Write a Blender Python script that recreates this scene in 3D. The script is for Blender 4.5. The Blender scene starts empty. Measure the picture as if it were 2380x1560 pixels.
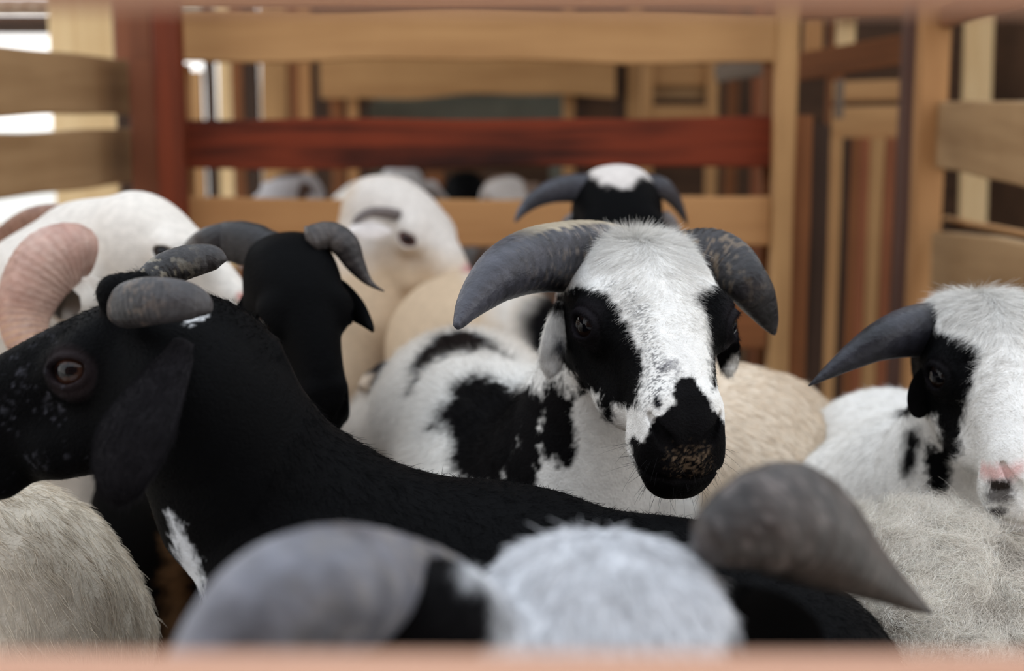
import bpy, math, random
import numpy as np
from mathutils import Vector, Matrix

# ------------------------------------------------------------------ camera, light, exposure
SC = bpy.context.scene
FPX, CX, CY = 3305.0, 1190.0, 780.0
PITCH = math.atan(540 / FPX)
CAM = np.array([0.0, 0.0, 1.0])
CF = np.array([0, math.cos(PITCH), -math.sin(PITCH)])
CU = np.array([0, math.sin(PITCH), math.cos(PITCH)])
CR = np.array([1.0, 0, 0])
cam_d = bpy.data.cameras.new('camera')
cam = bpy.data.objects.new('camera', cam_d)
SC.collection.objects.link(cam)
cam.location = CAM
cam.rotation_euler = (math.pi / 2 - PITCH, 0, 0)
cam_d.sensor_width = 36.0
cam_d.lens = 36.0 * FPX / 2380.0
cam_d.clip_start = 0.02
cam_d.dof.use_dof = True
cam_d.dof.focus_distance = 1.16
cam_d.dof.aperture_fstop = 3.9
cam_d.dof.aperture_blades = 0
SC.camera = cam

W = bpy.data.worlds.new('overcast_daylight')
SC.world = W
W.use_nodes = True
wn, wl = W.node_tree.nodes, W.node_tree.links
bg = wn['Background']
tc = wn.new('ShaderNodeTexCoord'); sx = wn.new('ShaderNodeSeparateXYZ'); cr = wn.new('ShaderNodeValToRGB')
wl.new(tc.outputs['Generated'], sx.inputs[0]); wl.new(sx.outputs['Z'], cr.inputs[0])
cr.color_ramp.elements[0].position = 0.0; cr.color_ramp.elements[0].color = (1.0, 0.97, 0.93, 1)
cr.color_ramp.elements[1].position = 0.9; cr.color_ramp.elements[1].color = (0.80, 0.89, 1.0, 1)
wl.new(cr.outputs[0], bg.inputs['Color'])
bg.inputs['Strength'].default_value = 1.15
SC.view_settings.view_transform = 'Standard'
SC.view_settings.look = 'None'
SC.view_settings.gamma = 1
SC.view_settings.use_curve_mapping = False
SC.view_settings.exposure = 0.78
SC.cycles.max_bounces = 5
SC.cycles.diffuse_bounces = 3
SC.cycles.glossy_bounces = 2
SC.cycles.transmission_bounces = 2
SC.cycles.transparent_max_bounces = 4
SC.cycles.caustics_reflective = False
SC.cycles.caustics_refractive = False
SC.cycles.use_denoising = True
SC.cycles_curves.shape = 'RIBBONS'

QUICK = False
rng = np.random.default_rng(7)


def P(px, py, d):
    """a point of the pen: photograph pixel and distance along the view axis in metres"""
    return CAM + d * (CF + CR * (px - CX) / FPX - CU * (py - CY) / FPX)


def cv(a, b, c):
    v = a * CR + b * CU - c * CF
    return v / np.linalg.norm(v)


def srgb(r, g, b):
    return tuple(((x / 255) / 12.92 if x / 255 <= 0.04045 else ((x / 255 + 0.055) / 1.055) ** 2.4) for x in (r, g, b))


def tag(o, label=None, cat=None, group=None, kind=None):
    if label: o['label'] = label
    if cat: o['category'] = cat
    if group: o['group'] = group
    if kind: o['kind'] = kind
    return o


def empty(name, loc, label=None, cat=None, group=None, kind=None):
    o = bpy.data.objects.new(name, None)
    SC.collection.objects.link(o)
    o.location = loc
    bpy.context.view_layer.update()
    return tag(o, label, cat, group, kind)


def link(name, data, parent=None):
    o = bpy.data.objects.new(name, data)
    SC.collection.objects.link(o)
    if parent is not None:
        o.parent = parent
        o.matrix_parent_inverse = Matrix.Translation(-parent.location)
    return o


# ------------------------------------------------------------------ noise
def hash3(i, j, k, s):
    n = (i * 374761393 + j * 668265263 + k * 1274126177 + s * 974634777) & 0x7fffffff
    n = ((n ^ (n >> 13)) * 1274126177) & 0x7fffffff
    return ((n ^ (n >> 16)) & 0xffff) / 65535.0


def noise(p, scale, seed=0):
    q = p * scale + 100.0
    i = np.floor(q).astype(np.int64); f = q - i; f = f * f * (3 - 2 * f)
    r = 0
    for a in (0, 1):
        for b in (0, 1):
            for c in (0, 1):
                w = (f[:, 0] if a else 1 - f[:, 0]) * (f[:, 1] if b else 1 - f[:, 1]) * (f[:, 2] if c else 1 - f[:, 2])
                r = r + w * hash3(i[:, 0] + a, i[:, 1] + b, i[:, 2] + c, seed)
    return r * 2 - 1


# ------------------------------------------------------------------ distance fields
def smin(a, b, k):
    h = np.clip(0.5 + 0.5 * (b - a) / k, 0, 1)
    return b + (a - b) * h - k * h * (1 - h)


def smax(a, b, k):
    return -smin(-a, -b, k)


def cap(p, a, b, ra, rb, ax=None, fac=1.0):
    a = np.asarray(a, float); b = np.asarray(b, float)
    ba = b - a
    t = np.clip((p - a) @ ba / (ba @ ba + 1e-12), 0, 1)
    q = p - a - t[:, None] * ba
    if ax is not None:
        s = q @ ax
        q = q + np.outer(s, ax) * (1 / fac - 1)
    return np.sqrt((q * q).sum(1)) - (ra + (rb - ra) * t)


def chain(pts, k=0.03, ax=None, fac=1.0):
    """pts: list of (point, radius)"""
    pts = [(np.asarray(q, float), r) for q, r in pts]

    def f(p):
        d = None
        for (a, ra), (b, rb) in zip(pts[:-1], pts[1:]):
            e = cap(p, a, b, ra, rb, ax, fac)
            d = e if d is None else smin(d, e, k)
        return d
    f.pts = pts
    return f


def cr_interp(x, xs, ys):
    """smooth (monotone-ish) interpolation"""
    xs = np.array(xs); ys = np.array(ys)
    m = np.gradient(ys, xs)
    i = np.clip(np.searchsorted(xs, x) - 1, 0, len(xs) - 2)
    h = xs[i + 1] - xs[i]; t = np.clip((x - xs[i]) / h, 0, 1)
    return ((2 * t ** 3 - 3 * t ** 2 + 1) * ys[i] + (t ** 3 - 2 * t ** 2 + t) * h * m[i] + (-2 * t ** 3 + 3 * t ** 2) * ys[i + 1] + (t ** 3 - t ** 2) * h * m[i + 1])


HY = [-0.10, -0.085, -0.06, -0.03, 0.00, 0.03, 0.06, 0.09, 0.12, 0.15, 0.172, 0.186, 0.194]
HT = [-0.01, 0.012, 0.036, 0.048, 0.053, 0.053, 0.047, 0.040, 0.031, 0.019, 0.005, -0.010, -0.030]
HB = [-0.03, -0.052, -0.072, -0.084, -0.088, -0.084, -0.079, -0.076, -0.075, -0.076, -0.077, -0.073, -0.055]
HW = [0.012, 0.038, 0.055, 0.062, 0.063, 0.058, 0.048, 0.040, 0.0350, 0.033, 0.031, 0.026, 0.010]
EYE = np.array([0.0470, 0.050, 0.009])
EYE_R = 0.0170


def eye_axes(sg):
    e = np.array([sg * 0.88, 0.38, 0.22]); e /= np.linalg.norm(e)
    v = np.array([0, -0.12, 1.0]); v -= e * (v @ e); v /= np.linalg.norm(v)
    h = np.cross(v, e)
    return e, v, h


def head_local(p):
    x, y, z = np.abs(p[:, 0]), p[:, 1], p[:, 2]
    top = cr_interp(y, HY, HT); bot = cr_interp(y, HY, HB); w = cr_interp(y, HY, HW)
    zc = bot + (top - bot) * 0.56
    h = np.where(z > zc, top - zc, zc - bot)
    wz = w * np.where(z > zc, 1.0, 1 - 0.22 * np.clip((zc - z) / np.maximum(zc - bot, 1e-3), 0, 1) ** 1.5)
    n = 2.35
    g = (np.abs(x / wz) ** n + np.abs((z - zc) / h) ** n) ** (1 / n)
    lon = np.maximum(y - 0.194, -0.10 - y)
    d = (g - 1) * np.minimum(wz, h) * 0.85
    d = np.maximum(d, lon)
    q = np.stack([x, y, z], 1)
    # orbit, brow, cheek, lips
    d = smin(d, cap(q, (0.038, 0.040, 0.016), (0.040, 0.058, 0.007), 0.0230, 0.0205), 0.014)
    d = smin(d, cap(q, (0.030, 0.012, -0.045), (0.026, 0.085, -0.05), 0.026, 0.020), 0.02)
    d = smin(d, cap(q, (0.012, 0.158, -0.006), (0.011, 0.176, -0.020), 0.0165, 0.0155), 0.012)
    d = smin(d, cap(q, (0.012, 0.150, -0.045), (0.011, 0.176, -0.043), 0.021, 0.018), 0.014)
    d = smin(d, cap(q, (0.008, 0.140, -0.060), (0.006, 0.176, -0.063), 0.019, 0.016), 0.012)
    # hollow under the eye
    d = smax(d, -cap(q, (0.062, 0.080, -0.012), (0.060, 0.115, -0.016), 0.014, 0.012), 0.02)
    # eyeball housing and lids
    e, v, h_ = eye_axes(1)
    r = q - EYE
    en, ev, eh = r @ e, r @ v, r @ h_
    ball = np.sqrt((r * r).sum(1))
    d = smin(d, ball - EYE_R - 0.0024, 0.016)
    # almond opening, with slightly lower lid crease
    op = (np.sqrt((eh / 0.0155) ** 2 + ((ev + 0.0010 - 7 * eh * eh) / 0.0100) ** 2) - 1) * 0.0100
    d = smax(d, -np.maximum(op, 0.003 - en), 0.002)
    cre = np.abs(np.sqrt((eh / 0.0215) ** 2 + ((ev + 0.001) / 0.0165) ** 2) - 1) * 0.0165
    d = d + 0.0016 * np.exp(-(cre / 0.0018) ** 2) * (en > 0)
    # nostril: comma slit
    d = smax(d, -cap(q, (0.0075, 0.200, -0.029), (0.0165, 0.190, -0.016), 0.0036, 0.0060), 0.003)
    d = smax(d, -cap(q, (0.0165, 0.190, -0.016), (0.0250, 0.170, -0.004), 0.0052, 0.0026), 0.003)
    # philtrum and mouth line
    d = smax(d, -cap(q, (0, 0.1985, -0.030), (0, 0.196, -0.048), 0.0018, 0.0018), 0.003)
    ym = 0.194 - 2.2 * x
    mz = -0.051 - 0.06 * (0.194 - y)
    d = d + 0.0034 * np.exp(-((z - mz) / 0.0022) ** 2) * np.clip((y - 0.125) / 0.02, 0, 1)
    return d


class Head:
    def __init__(s, o, F, U, sc=1.0, wx=1.0):
        s.o = np.asarray(o, float); s.s = sc; s.w = np.array([wx, 1.0, 1.0])
        F = F / np.linalg.norm(F)
        X = np.cross(F, U); X /= np.linalg.norm(X)
        s.R = np.stack([X, F, np.cross(X, F)])      # rows

    def loc(s, p):
        return (p - s.o) @ s.R.T / s.s / s.w

    def wor(s, l):
        return s.o + (np.asarray(l, float) * s.w) @ s.R * s.s

    def vec(s, v):
        return np.asarray(v, float) @ s.R

    def f(s, p):
        return head_local(s.loc(p)) * s.s


# ------------------------------------------------------------------ surface extraction on a graded lattice
def axis_lattice(lo, hi, flo, fhi, hf, hc):
    """fine spacing hf inside flo..fhi, growing to hc outside"""
    xs = [flo]
    n = max(1, int(math.ceil((fhi - flo) / hf)))
    xs = list(np.linspace(flo, flo + n * hf, n + 1))
    h = hf
    while xs[-1] < hi:
        h = min(hc, h * 1.12); xs.append(xs[-1] + h)
    h = hf
    while xs[0] > lo:
        h = min(hc, h * 1.12); xs.insert(0, xs[0] - h)
    while (len(xs) - 1) % 6: xs.append(xs[-1] + hc)
    return np.array(xs)


def extract(f, lo, hi, fine=None, hf=0.003, hc=0.006):
    if QUICK: hf, hc = hf * 1.8, hc * 1.6
    if fine is None: fine = (np.array(lo) * .5 + np.array(hi) * .5,) * 2; hf = hc
    ax = [axis_lattice(lo[i], hi[i], max(fine[0][i], lo[i]), min(max(fine[1][i], fine[0][i] + 1e-4), hi[i]), hf, hc) for i in range(3)]
    n = [len(a) for a in ax]; B = 6
    nb = [(k - 1) // B for k in n]
    cen = [(a[0:-1:B][:m] + a[B::B][:m]) / 2 for a, m in zip(ax, nb)]
    hw = [(a[B::B][:m] - a[0:-1:B][:m]) / 2 for a, m in zip(ax, nb)]
    G = np.stack(np.meshgrid(*cen, indexing='ij'), -1).reshape(-1, 3)
    Hh = np.stack(np.meshgrid(*hw, indexing='ij'), -1).reshape(-1, 3)
    rad = np.sqrt((Hh ** 2).sum(1))
    D = f(G)
    act = (np.abs(D) < rad * 1.7 + 0.012).reshape(nb)
    V = np.repeat(np.repeat(np.repeat(np.where(D < 0, -1.0, 1.0).reshape(nb).astype(np.float32), B, 0), B, 1), B, 2)
    V = np.pad(V, ((0, 1),) * 3, mode='edge')
    M = np.zeros(n, bool)
    A = np.repeat(np.repeat(np.repeat(act, B, 0), B, 1), B, 2)
    M[:-1, :-1, :-1] = A
    for sh in ((1, 0, 0), (0, 1, 0), (0, 0, 1)):
        if sh[0]: M[1:] |= M[:-1].copy()
        if sh[1]: M[:, 1:] |= M[:, :-1].copy()
        if sh[2]: M[:, :, 1:] |= M[:, :, :-1].copy()
    idx = np.argwhere(M)
    for s in range(0, len(idx), 400000):
        ii = idx[s:s + 400000]
        pt = np.stack([ax[0][ii[:, 0]], ax[1][ii[:, 1]], ax[2][ii[:, 2]]], 1)
        V[ii[:, 0], ii[:, 1], ii[:, 2]] = f(pt)
    S = V < 0
    c0 = np.zeros([k - 1 for k in n], np.int8)
    for a in (0, 1):
        for b in (0, 1):
            for c in (0, 1):
                c0 += S[a:n[0] - 1 + a, b:n[1] - 1 + b, c:n[2] - 1 + c]
    cells = np.argwhere((c0 > 0) & (c0 < 8))
    N = len(cells)
    ID = np.full([k - 1 for k in n], -1, np.int32)
    ID[cells[:, 0], cells[:, 1], cells[:, 2]] = np.arange(N)
    cs = {}
    for a in (0, 1):
        for b in (0, 1):
            for c in (0, 1):
                cs[a, b, c] = V[cells[:, 0] + a, cells[:, 1] + b, cells[:, 2] + c].astype(float)
    acc = np.zeros((N, 3)); cnt = np.zeros(N)
    keys = list(cs)
    for k1 in keys:
        for dd in range(3):
            if k1[dd] == 0:
                k2 = list(k1); k2[dd] = 1; k2 = tuple(k2)
                v1, v2 = cs[k1], cs[k2]
                m = (v1 < 0) != (v2 < 0)
                t = np.where(m, v1 / np.where(m, v1 - v2, 1), 0)
                q = np.tile(np.array(k1, float), (N, 1)); q[:, dd] = t
                acc += q * m[:, None]; cnt += m
    acc /= cnt[:, None]
    verts = np.stack([ax[i][cells[:, i]] + acc[:, i] * (ax[i][cells[:, i] + 1] - ax[i][cells[:, i]]) for i in range(3)], 1)
    quads = []
    for d in range(3):
        o = [i for i in range(3) if i != d]
        sl0 = [slice(1, n[i] - 1) for i in range(3)]; sl0[d] = slice(0, n[d] - 1)
        sl1 = list(sl0); sl1[d] = slice(1, n[d])
        s0, s1 = S[tuple(sl0)], S[tuple(sl1)]
        e = np.argwhere(s0 != s1)
        flip = s0[e[:, 0], e[:, 1], e[:, 2]]
        base = e + 1; base[:, d] -= 1
        def cid(da, db):
            q = base.copy(); q[:, o[0]] -= da; q[:, o[1]] -= db
            return ID[q[:, 0], q[:, 1], q[:, 2]]
        qd = np.stack([cid(1, 1), cid(0, 1), cid(0, 0), cid(1, 0)], 1)
        if d == 1: flip = ~flip
        qd[~flip] = qd[~flip][:, ::-1]
        quads.append(qd)
    quads = np.concatenate(quads)
    quads = quads[(quads >= 0).all(1)]
    return verts, quads


def normals_of(f, p, e=0.0012):
    g = np.stack([f(p + d) - f(p - d) for d in np.eye(3) * e], 1)
    return g / (np.linalg.norm(g, axis=1, keepdims=True) + 1e-12)


def mesh_from(name, verts, quads, smooth=True):
    me = bpy.data.meshes.new(name)
    k = quads.shape[1]
    me.vertices.add(len(verts)); me.vertices.foreach_set('co', np.asarray(verts, np.float32).ravel())
    me.loops.add(quads.size); me.loops.foreach_set('vertex_index', quads.astype(np.int32).ravel())
    me.polygons.add(len(quads))
    me.polygons.foreach_set('loop_start', np.arange(0, quads.size, k, dtype=np.int32))
    me.polygons.foreach_set('loop_total', np.full(len(quads), k, np.int32))
    me.polygons.foreach_set('use_smooth', np.full(len(quads), smooth, bool))
    me.update(calc_edges=True)
    return me


def set_col(me, cols, name='coat'):
    a = me.color_attributes.new(name, 'FLOAT_COLOR', 'POINT')
    c = np.ones((len(cols), 4), np.float32); c[:, :3] = cols
    a.data.foreach_set('color', c.ravel())


# ------------------------------------------------------------------ materials
def base_mat(name, rough=0.7, spec=0.3):
    m = bpy.data.materials.new(name); m.use_nodes = True
    b = m.node_tree.nodes['Principled BSDF']
    b.inputs['Roughness'].default_value = rough
    b.inputs['Specular IOR Level'].default_value = spec
    return m, m.node_tree.nodes, m.node_tree.links, b


def attr_mat(name, rough, spec, noise_scale=60, noise_amt=0.25, bump=0.0, bscale=300, sheen=0.0, coat=0.0):
    m, n, l, b = base_mat(name, rough, spec)
    a = n.new('ShaderNodeAttribute'); a.attribute_name = 'coat'
    t = n.new('ShaderNodeTexCoord'); nz = n.new('ShaderNodeTexNoise'); nz.inputs['Scale'].default_value = noise_scale
    nz.inputs['Detail'].default_value = 4
    l.new(t.outputs['Object'], nz.inputs['Vector'])
    mr = n.new('ShaderNodeMapRange'); mr.inputs['To Min'].default_value = 1 - noise_amt; mr.inputs['To Max'].default_value = 1 + noise_amt
    l.new(nz.outputs['Fac'], mr.inputs['Value'])
    mx = n.new('ShaderNodeVectorMath'); mx.operation = 'SCALE'
    l.new(a.outputs['Color'], mx.inputs[0]); l.new(mr.outputs[0], mx.inputs['Scale'])
    l.new(mx.outputs[0], b.inputs['Base Color'])
    if bump:
        n2 = n.new('ShaderNodeTexNoise'); n2.inputs['Scale'].default_value = bscale; n2.inputs['Detail'].default_value = 3
        l.new(t.outputs['Object'], n2.inputs['Vector'])
        bp = n.new('ShaderNodeBump'); bp.inputs['Strength'].default_value = bump; bp.inputs['Distance'].default_value = 0.002
        l.new(n2.outputs['Fac'], bp.inputs['Height']); l.new(bp.outputs[0], b.inputs['Normal'])
    b.inputs['Sheen Weight'].default_value = sheen
    b.inputs['Coat Weight'].default_value = coat
    b.inputs['Coat Roughness'].default_value = 0.03
    return m


M_SKIN = attr_mat('short_coat', 0.6, 0.03, 90, 0.22, 0.5, 420)
M_HAIR, hn, hl, hb = base_mat('hair_strands', 0.55, 0.03)
_a = hn.new('ShaderNodeAttribute'); _a.attribute_name = 'coat'
hl.new(_a.outputs['Color'], hb.inputs['Base Color'])
M_HORN = attr_mat('horn_keratin', 0.42, 0.32, 70, 0.35, 0.6, 200)
M_EYE = attr_mat('wet_eye', 0.08, 0.22, 10, 0.0, coat=0.1)


def wood(name, c1, c2, rough=0.65, grain=9.0, dark=(0.25, 0.6)):
    m, n, l, b = base_mat(name, rough, 0.25)
    t = n.new('ShaderNodeTexCoord'); mp = n.new('ShaderNodeMapping')
    mp.inputs['Scale'].default_value = (0.9, grain * 1.6, grain * 1.6)
    oi = n.new('ShaderNodeObjectInfo')
    l.new(t.outputs['Object'], mp.inputs['Vector'])
    va = n.new('ShaderNodeVectorMath'); va.operation = 'ADD'
    sc_ = n.new('ShaderNodeVectorMath'); sc_.operation = 'SCALE'; sc_.inputs[0].default_value = (17, 31, 23)
    l.new(oi.outputs['Random'], sc_.inputs['Scale']); l.new(mp.outputs[0], va.inputs[0]); l.new(sc_.outputs[0], va.inputs[1])
    nz = n.new('ShaderNodeTexNoise'); nz.inputs['Scale'].default_value = 2.2; nz.inputs['Detail'].default_value = 6; nz.inputs['Distortion'].default_value = 0.6
    l.new(va.outputs[0], nz.inputs['Vector'])
    n2 = n.new('ShaderNodeTexNoise'); n2.inputs['Scale'].default_value = 3.0; n2.inputs['Detail'].default_value = 3
    l.new(t.outputs['Object'], n2.inputs['Vector'])
    r = n.new('ShaderNodeValToRGB')
    r.color_ramp.elements[0].position = dark[0]; r.color_ramp.elements[0].color = (*c2, 1)
    r.color_ramp.elements[1].position = dark[1]; r.color_ramp.elements[1].color = (*c1, 1)
    ad = n.new('ShaderNodeMath'); ad.operation = 'MULTIPLY_ADD'; ad.inputs[1].default_value = 0.55
    ml = n.new('ShaderNodeMath'); ml.operation = 'MULTIPLY'; ml.inputs[1].default_value = 0.45
    l.new(n2.outputs['Fac'], ml.inputs[0]); l.new(nz.outputs['Fac'], ad.inputs[0]); l.new(ml.outputs[0], ad.inputs[2])
    l.new(ad.outputs[0], r.inputs[0]); l.new(r.outputs[0], b.inputs['Base Color'])
    bp = n.new('ShaderNodeBump'); bp.inputs['Strength'].default_value = 0.4; bp.inputs['Distance'].default_value = 0.003
    l.new(nz.outputs['Fac'], bp.inputs['Height']); l.new(bp.outputs[0], b.inputs['Normal'])
    return m


WD = {
    'tan': wood('tan_plank', srgb(192, 148, 100), srgb(158, 114, 72)),
    'buff': wood('buff_plank', srgb(176, 144, 106), srgb(136, 104, 70)),
    'orange': wood('orange_plank', srgb(190, 142, 94), srgb(156, 108, 66)),
    'red': wood('mahogany_plank', srgb(122, 50, 26), srgb(44, 16, 8), dark=(0.36, 0.56)),
    'redpost': wood('red_post', srgb(124, 56, 32), srgb(80, 36, 20)),
    'pinkish': wood('pinkish_post', srgb(142, 88, 62), srgb(98, 58, 42)),
    'pale': wood('pale_board', srgb(238, 208, 160), srgb(214, 176, 124)),
    'yellow': wood('yellow_post', srgb(188, 146, 98), srgb(132, 94, 58)),
    'brown': wood('brown_board', srgb(140, 88, 52), srgb(84, 50, 28)),
    'dark': wood('dark_board', srgb(74, 54, 42), srgb(36, 26, 20)),
    'grey': wood('grey_board', srgb(126, 110, 96), srgb(82, 70, 60)),
    'orangered': wood('orange_red_slat', srgb(160, 98, 66), srgb(112, 64, 42)),
    'plum': wood('plum_brown_post', srgb(108, 80, 70), srgb(76, 54, 48)),
}


# ------------------------------------------------------------------ boards
def board(name, a, b, wide, thick, mat, parent=None, face=None, wav=0.0, seed=0, kind=None, taper=0.0):
    """a plank from a to b; face is the direction its broad side looks at"""
    a = np.asarray(a, float); b = np.asarray(b, float)
    L = np.linalg.norm(b - a); ex = (b - a) / L
    face = np.array([0, -1.0, 0]) if face is None else np.asarray(face, float)
    ey = face - ex * (face @ ex); ey /= np.linalg.norm(ey)
    ez = np.cross(ex, ey)
    n = max(8, int(L / 0.05)); rs = np.random.default_rng(seed + 11)
    ph = rs.uniform(0, 6.28, 6)
    xs = np.linspace(-L / 2, L / 2, n + 1)
    bev = min(0.004, thick * 0.25)
    prof = [(-1, -1, 1, 0), (-1, -1, 0, 1), (-1, 1, 0, -1), (-1, 1, 1, 0), (1, 1, -1, 0), (1, 1, 0, -1), (1, -1, 0, 1), (1, -1, -1, 0)]
    vs = []
    for i, x in enumerate(xs):
        up = wav * (math.sin(x * 7 + ph[0]) + .5 * math.sin(x * 17 + ph[1])); dn = wav * (math.sin(x * 6 + ph[2]) + .6 * math.sin(x * 14 + ph[3]))
        wsc = 1 - taper * (i / n)
        for (sy, sz, by, bz) in prof:
            z = sz * wide / 2 * wsc + (up if sz > 0 else dn) + bz * bev
            y = sy * thick / 2 + by * bev
            vs.append((x, y, z))
    fs = []
    for i in range(n):
        for j in range(8):
            k = (j + 1) % 8
            fs.append((i * 8 + j, i * 8 + k, (i + 1) * 8 + k, (i + 1) * 8 + j))
    me = bpy.data.meshes.new(name)
    me.from_pydata(vs, [], fs + [tuple(range(7, -1, -1)), tuple(n * 8 + j for j in range(8))])
    me.update()
    import bmesh
    bm = bmesh.new(); bm.from_mesh(me); bmesh.ops.recalc_face_normals(bm, faces=bm.faces); bm.to_mesh(me); bm.free()
    me.materials.append(mat)
    o = bpy.data.objects.new(name, me); SC.collection.objects.link(o)
    Mw = Matrix(((ex[0], ey[0], ez[0], 0), (ex[1], ey[1], ez[1], 0), (ex[2], ey[2], ez[2], 0), (0, 0, 0, 1)))
    Mw.translation = Vector((a + b) / 2)
    if parent is not None:
        o.parent = parent
        o.matrix_parent_inverse = Matrix.Translation(-parent.location)
    o.matrix_basis = Mw
    if kind: o['kind'] = kind
    return o


# ------------------------------------------------------------------ coat patches: shapes cut through the animal along one fixed direction
class Patch:
    def __init__(s, pts, d, col, soft=0.0015, rag=0.002, rs=220.0, near=None, far=None):
        pts = np.array(pts, float)
        c = pts.mean(0); s.o = P(c[0], c[1], d); n = s.o - CAM; s.n = n / np.linalg.norm(n)
        s.u = np.cross(s.n, CU); s.u /= np.linalg.norm(s.u); s.v = np.cross(s.u, s.n)
        w = np.array([P(x, y, d) for x, y in pts]) - s.o
        s.poly = np.stack([w @ s.u, w @ s.v], 1); s.col = np.array(col); s.soft = soft; s.rag = rag; s.rs = rs
        s.near, s.far = near, far

    def amount(s, p):
        q = p - s.o; X = np.stack([q @ s.u, q @ s.v], 1)
        a = s.poly; b = np.roll(a, -1, 0)
        best = np.full(len(X), 1e9); ins = np.zeros(len(X), bool)
        for i in range(len(a)):
            e = b[i] - a[i]; w = X - a[i]
            t = np.clip(w @ e / (e @ e + 1e-12), 0, 1)
            dd = w - t[:, None] * e
            best = np.minimum(best, (dd * dd).sum(1))
            c1 = X[:, 1] >= a[i, 1]; c2 = X[:, 1] < b[i, 1]; c3 = (e[0] * w[:, 1] - e[1] * w[:, 0]) > 0
            ins ^= ((c1 & c2 & c3) | (~c1 & ~c2 & ~c3))
        sd = np.sqrt(best); sd[ins] *= -1
        sd = sd + s.rag * noise(p, s.rs, 3) + s.rag * 0.6 * noise(p, s.rs * 2.7, 4)
        al = np.clip(0.5 - sd / (2 * s.soft), 0, 1)
        dep = q @ s.n
        if s.near is not None: al = al * (dep > s.near)
        if s.far is not None: al = al * (dep < s.far)
        return al


def coat_fn(base, patches, extra=None):
    base = np.array(base)

    def f(p):
        c = np.tile(base, (len(p), 1))
        for q in patches:
            a = q.amount(p)[:, None]
            c = c * (1 - a) + q.col * a
        if extra is not None: c = extra(p, c)
        return c
    return f


# ------------------------------------------------------------------ fur
def fur(name, parent, verts, quads, f, coat, count, length, flow, dens=None, radius=0.00022, segs=4, curl=0.0, lift=0.35, jitter=0.25, lenvar=0.35, tipw=0.25, clump=0.0):
    if QUICK: count = count // 4; radius = radius * 1.7
    a, b, c, d = (verts[quads[:, i]] for i in range(4))
    cr_ = np.cross(c - a, d - b); ar = np.linalg.norm(cr_, axis=1) * 0.5
    cen = (a + b + c + d) / 4
    w = ar * (dens(cen) if dens is not None else 1)
    cs = np.cumsum(w); pick = np.searchsorted(cs, rng.random(count) * cs[-1])
    pick = np.clip(pick, 0, len(quads) - 1)
    u, v = rng.random((2, count, 1))
    root = (a[pick] * (1 - u) + b[pick] * u) * (1 - v) + (d[pick] * (1 - u) + c[pick] * u) * v
    if f is None:
        nn = cr_[pick]; nr = nn / (np.linalg.norm(nn, axis=1, keepdims=True) + 1e-12)
    else:
        nr = normals_of(f, root)
    fl = flow(root, nr)
    if clump:
        fl = fl + clump * np.stack([noise(root, 70, 31), noise(root, 70, 32), noise(root, 70, 33)], 1)
    fl = fl + jitter * rng.normal(size=(count, 3))
    fl = fl - nr * (fl * nr).sum(1, keepdims=True)
    fl /= np.linalg.norm(fl, axis=1, keepdims=True) + 1e-9
    lf = (lift(root)[:, None] if callable(lift) else lift) + 0.12 * rng.normal(size=(count, 1))
    L = (length(root) if callable(length) else np.full(count, length)) * (1 + lenvar * rng.normal(size=count)).clip(0.3, 2)
    L = L[:, None]
    t0 = fl * (1 - np.clip(lf, 0, 1)) + nr * np.clip(lf, 0, 1)
    t0 /= np.linalg.norm(t0, axis=1, keepdims=True)
    bi = np.cross(fl, nr)
    ph = rng.uniform(0, 6.28, (count, 1)); fr = rng.uniform(0.8, 1.6, (count, 1))
    K = segs + 1
    pts = np.zeros((count, K, 3)); rad = np.zeros((count, K), np.float32)
    for k in range(K):
        t = k / segs
        q = root - nr * 0.0008 + t0 * (L * t) - nr * (L * 0.22 * t * t) * (lf > 0.15)
        if curl:
            an = ph + t * 6.28 * fr
            q = q + curl * t * (bi * np.cos(an) + fl * np.sin(an)) * L
        pts[:, k] = q
        rad[:, k] = radius * (1 - (1 - tipw) * t)
    col = coat(root) * (1 + 0.16 * rng.normal(size=(count, 1))).clip(0.5, 1.5)
    cu = bpy.data.hair_curves.new(name)
    cu.add_curves([K] * count)
    cu.attributes['position'].data.foreach_set('vector', pts.astype(np.float32).ravel())
    ra = cu.attributes.new('radius', 'FLOAT', 'POINT'); ra.data.foreach_set('value', rad.ravel())
    ca = cu.attributes.new('coat', 'FLOAT_COLOR', 'CURVE')
    cc = np.ones((count, 4), np.float32); cc[:, :3] = np.clip(col, 0, 1)
    ca.data.foreach_set('color', cc.ravel())
    cu.materials.append(M_HAIR)
    return link(name, cu, parent)


# ------------------------------------------------------------------ horns, ears, eyes
def spline(pts, n):
    pts = np.asarray(pts, float)
    P0 = np.vstack([2 * pts[0] - pts[1], pts, 2 * pts[-1] - pts[-2]])
    seg = np.linalg.norm(np.diff(pts[:, :3], axis=0), axis=1); cum = np.concatenate([[0], np.cumsum(seg)])
    s = np.linspace(0, cum[-1], n); out = []
    for x in s:
        i = min(np.searchsorted(cum, x, side='right') - 1, len(pts) - 2); t = (x - cum[i]) / seg[i]
        p0, p1, p2, p3 = P0[i], P0[i + 1], P0[i + 2], P0[i + 3]
        out.append(0.5 * ((2 * p1) + (-p0 + p2) * t + (2 * p0 - 5 * p1 + 4 * p2 - p3) * t * t + (-p0 + 3 * p1 - 3 * p2 + p3) * t ** 3))
    return np.array(out)


HG = np.array(srgb(66, 64, 68))


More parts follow.
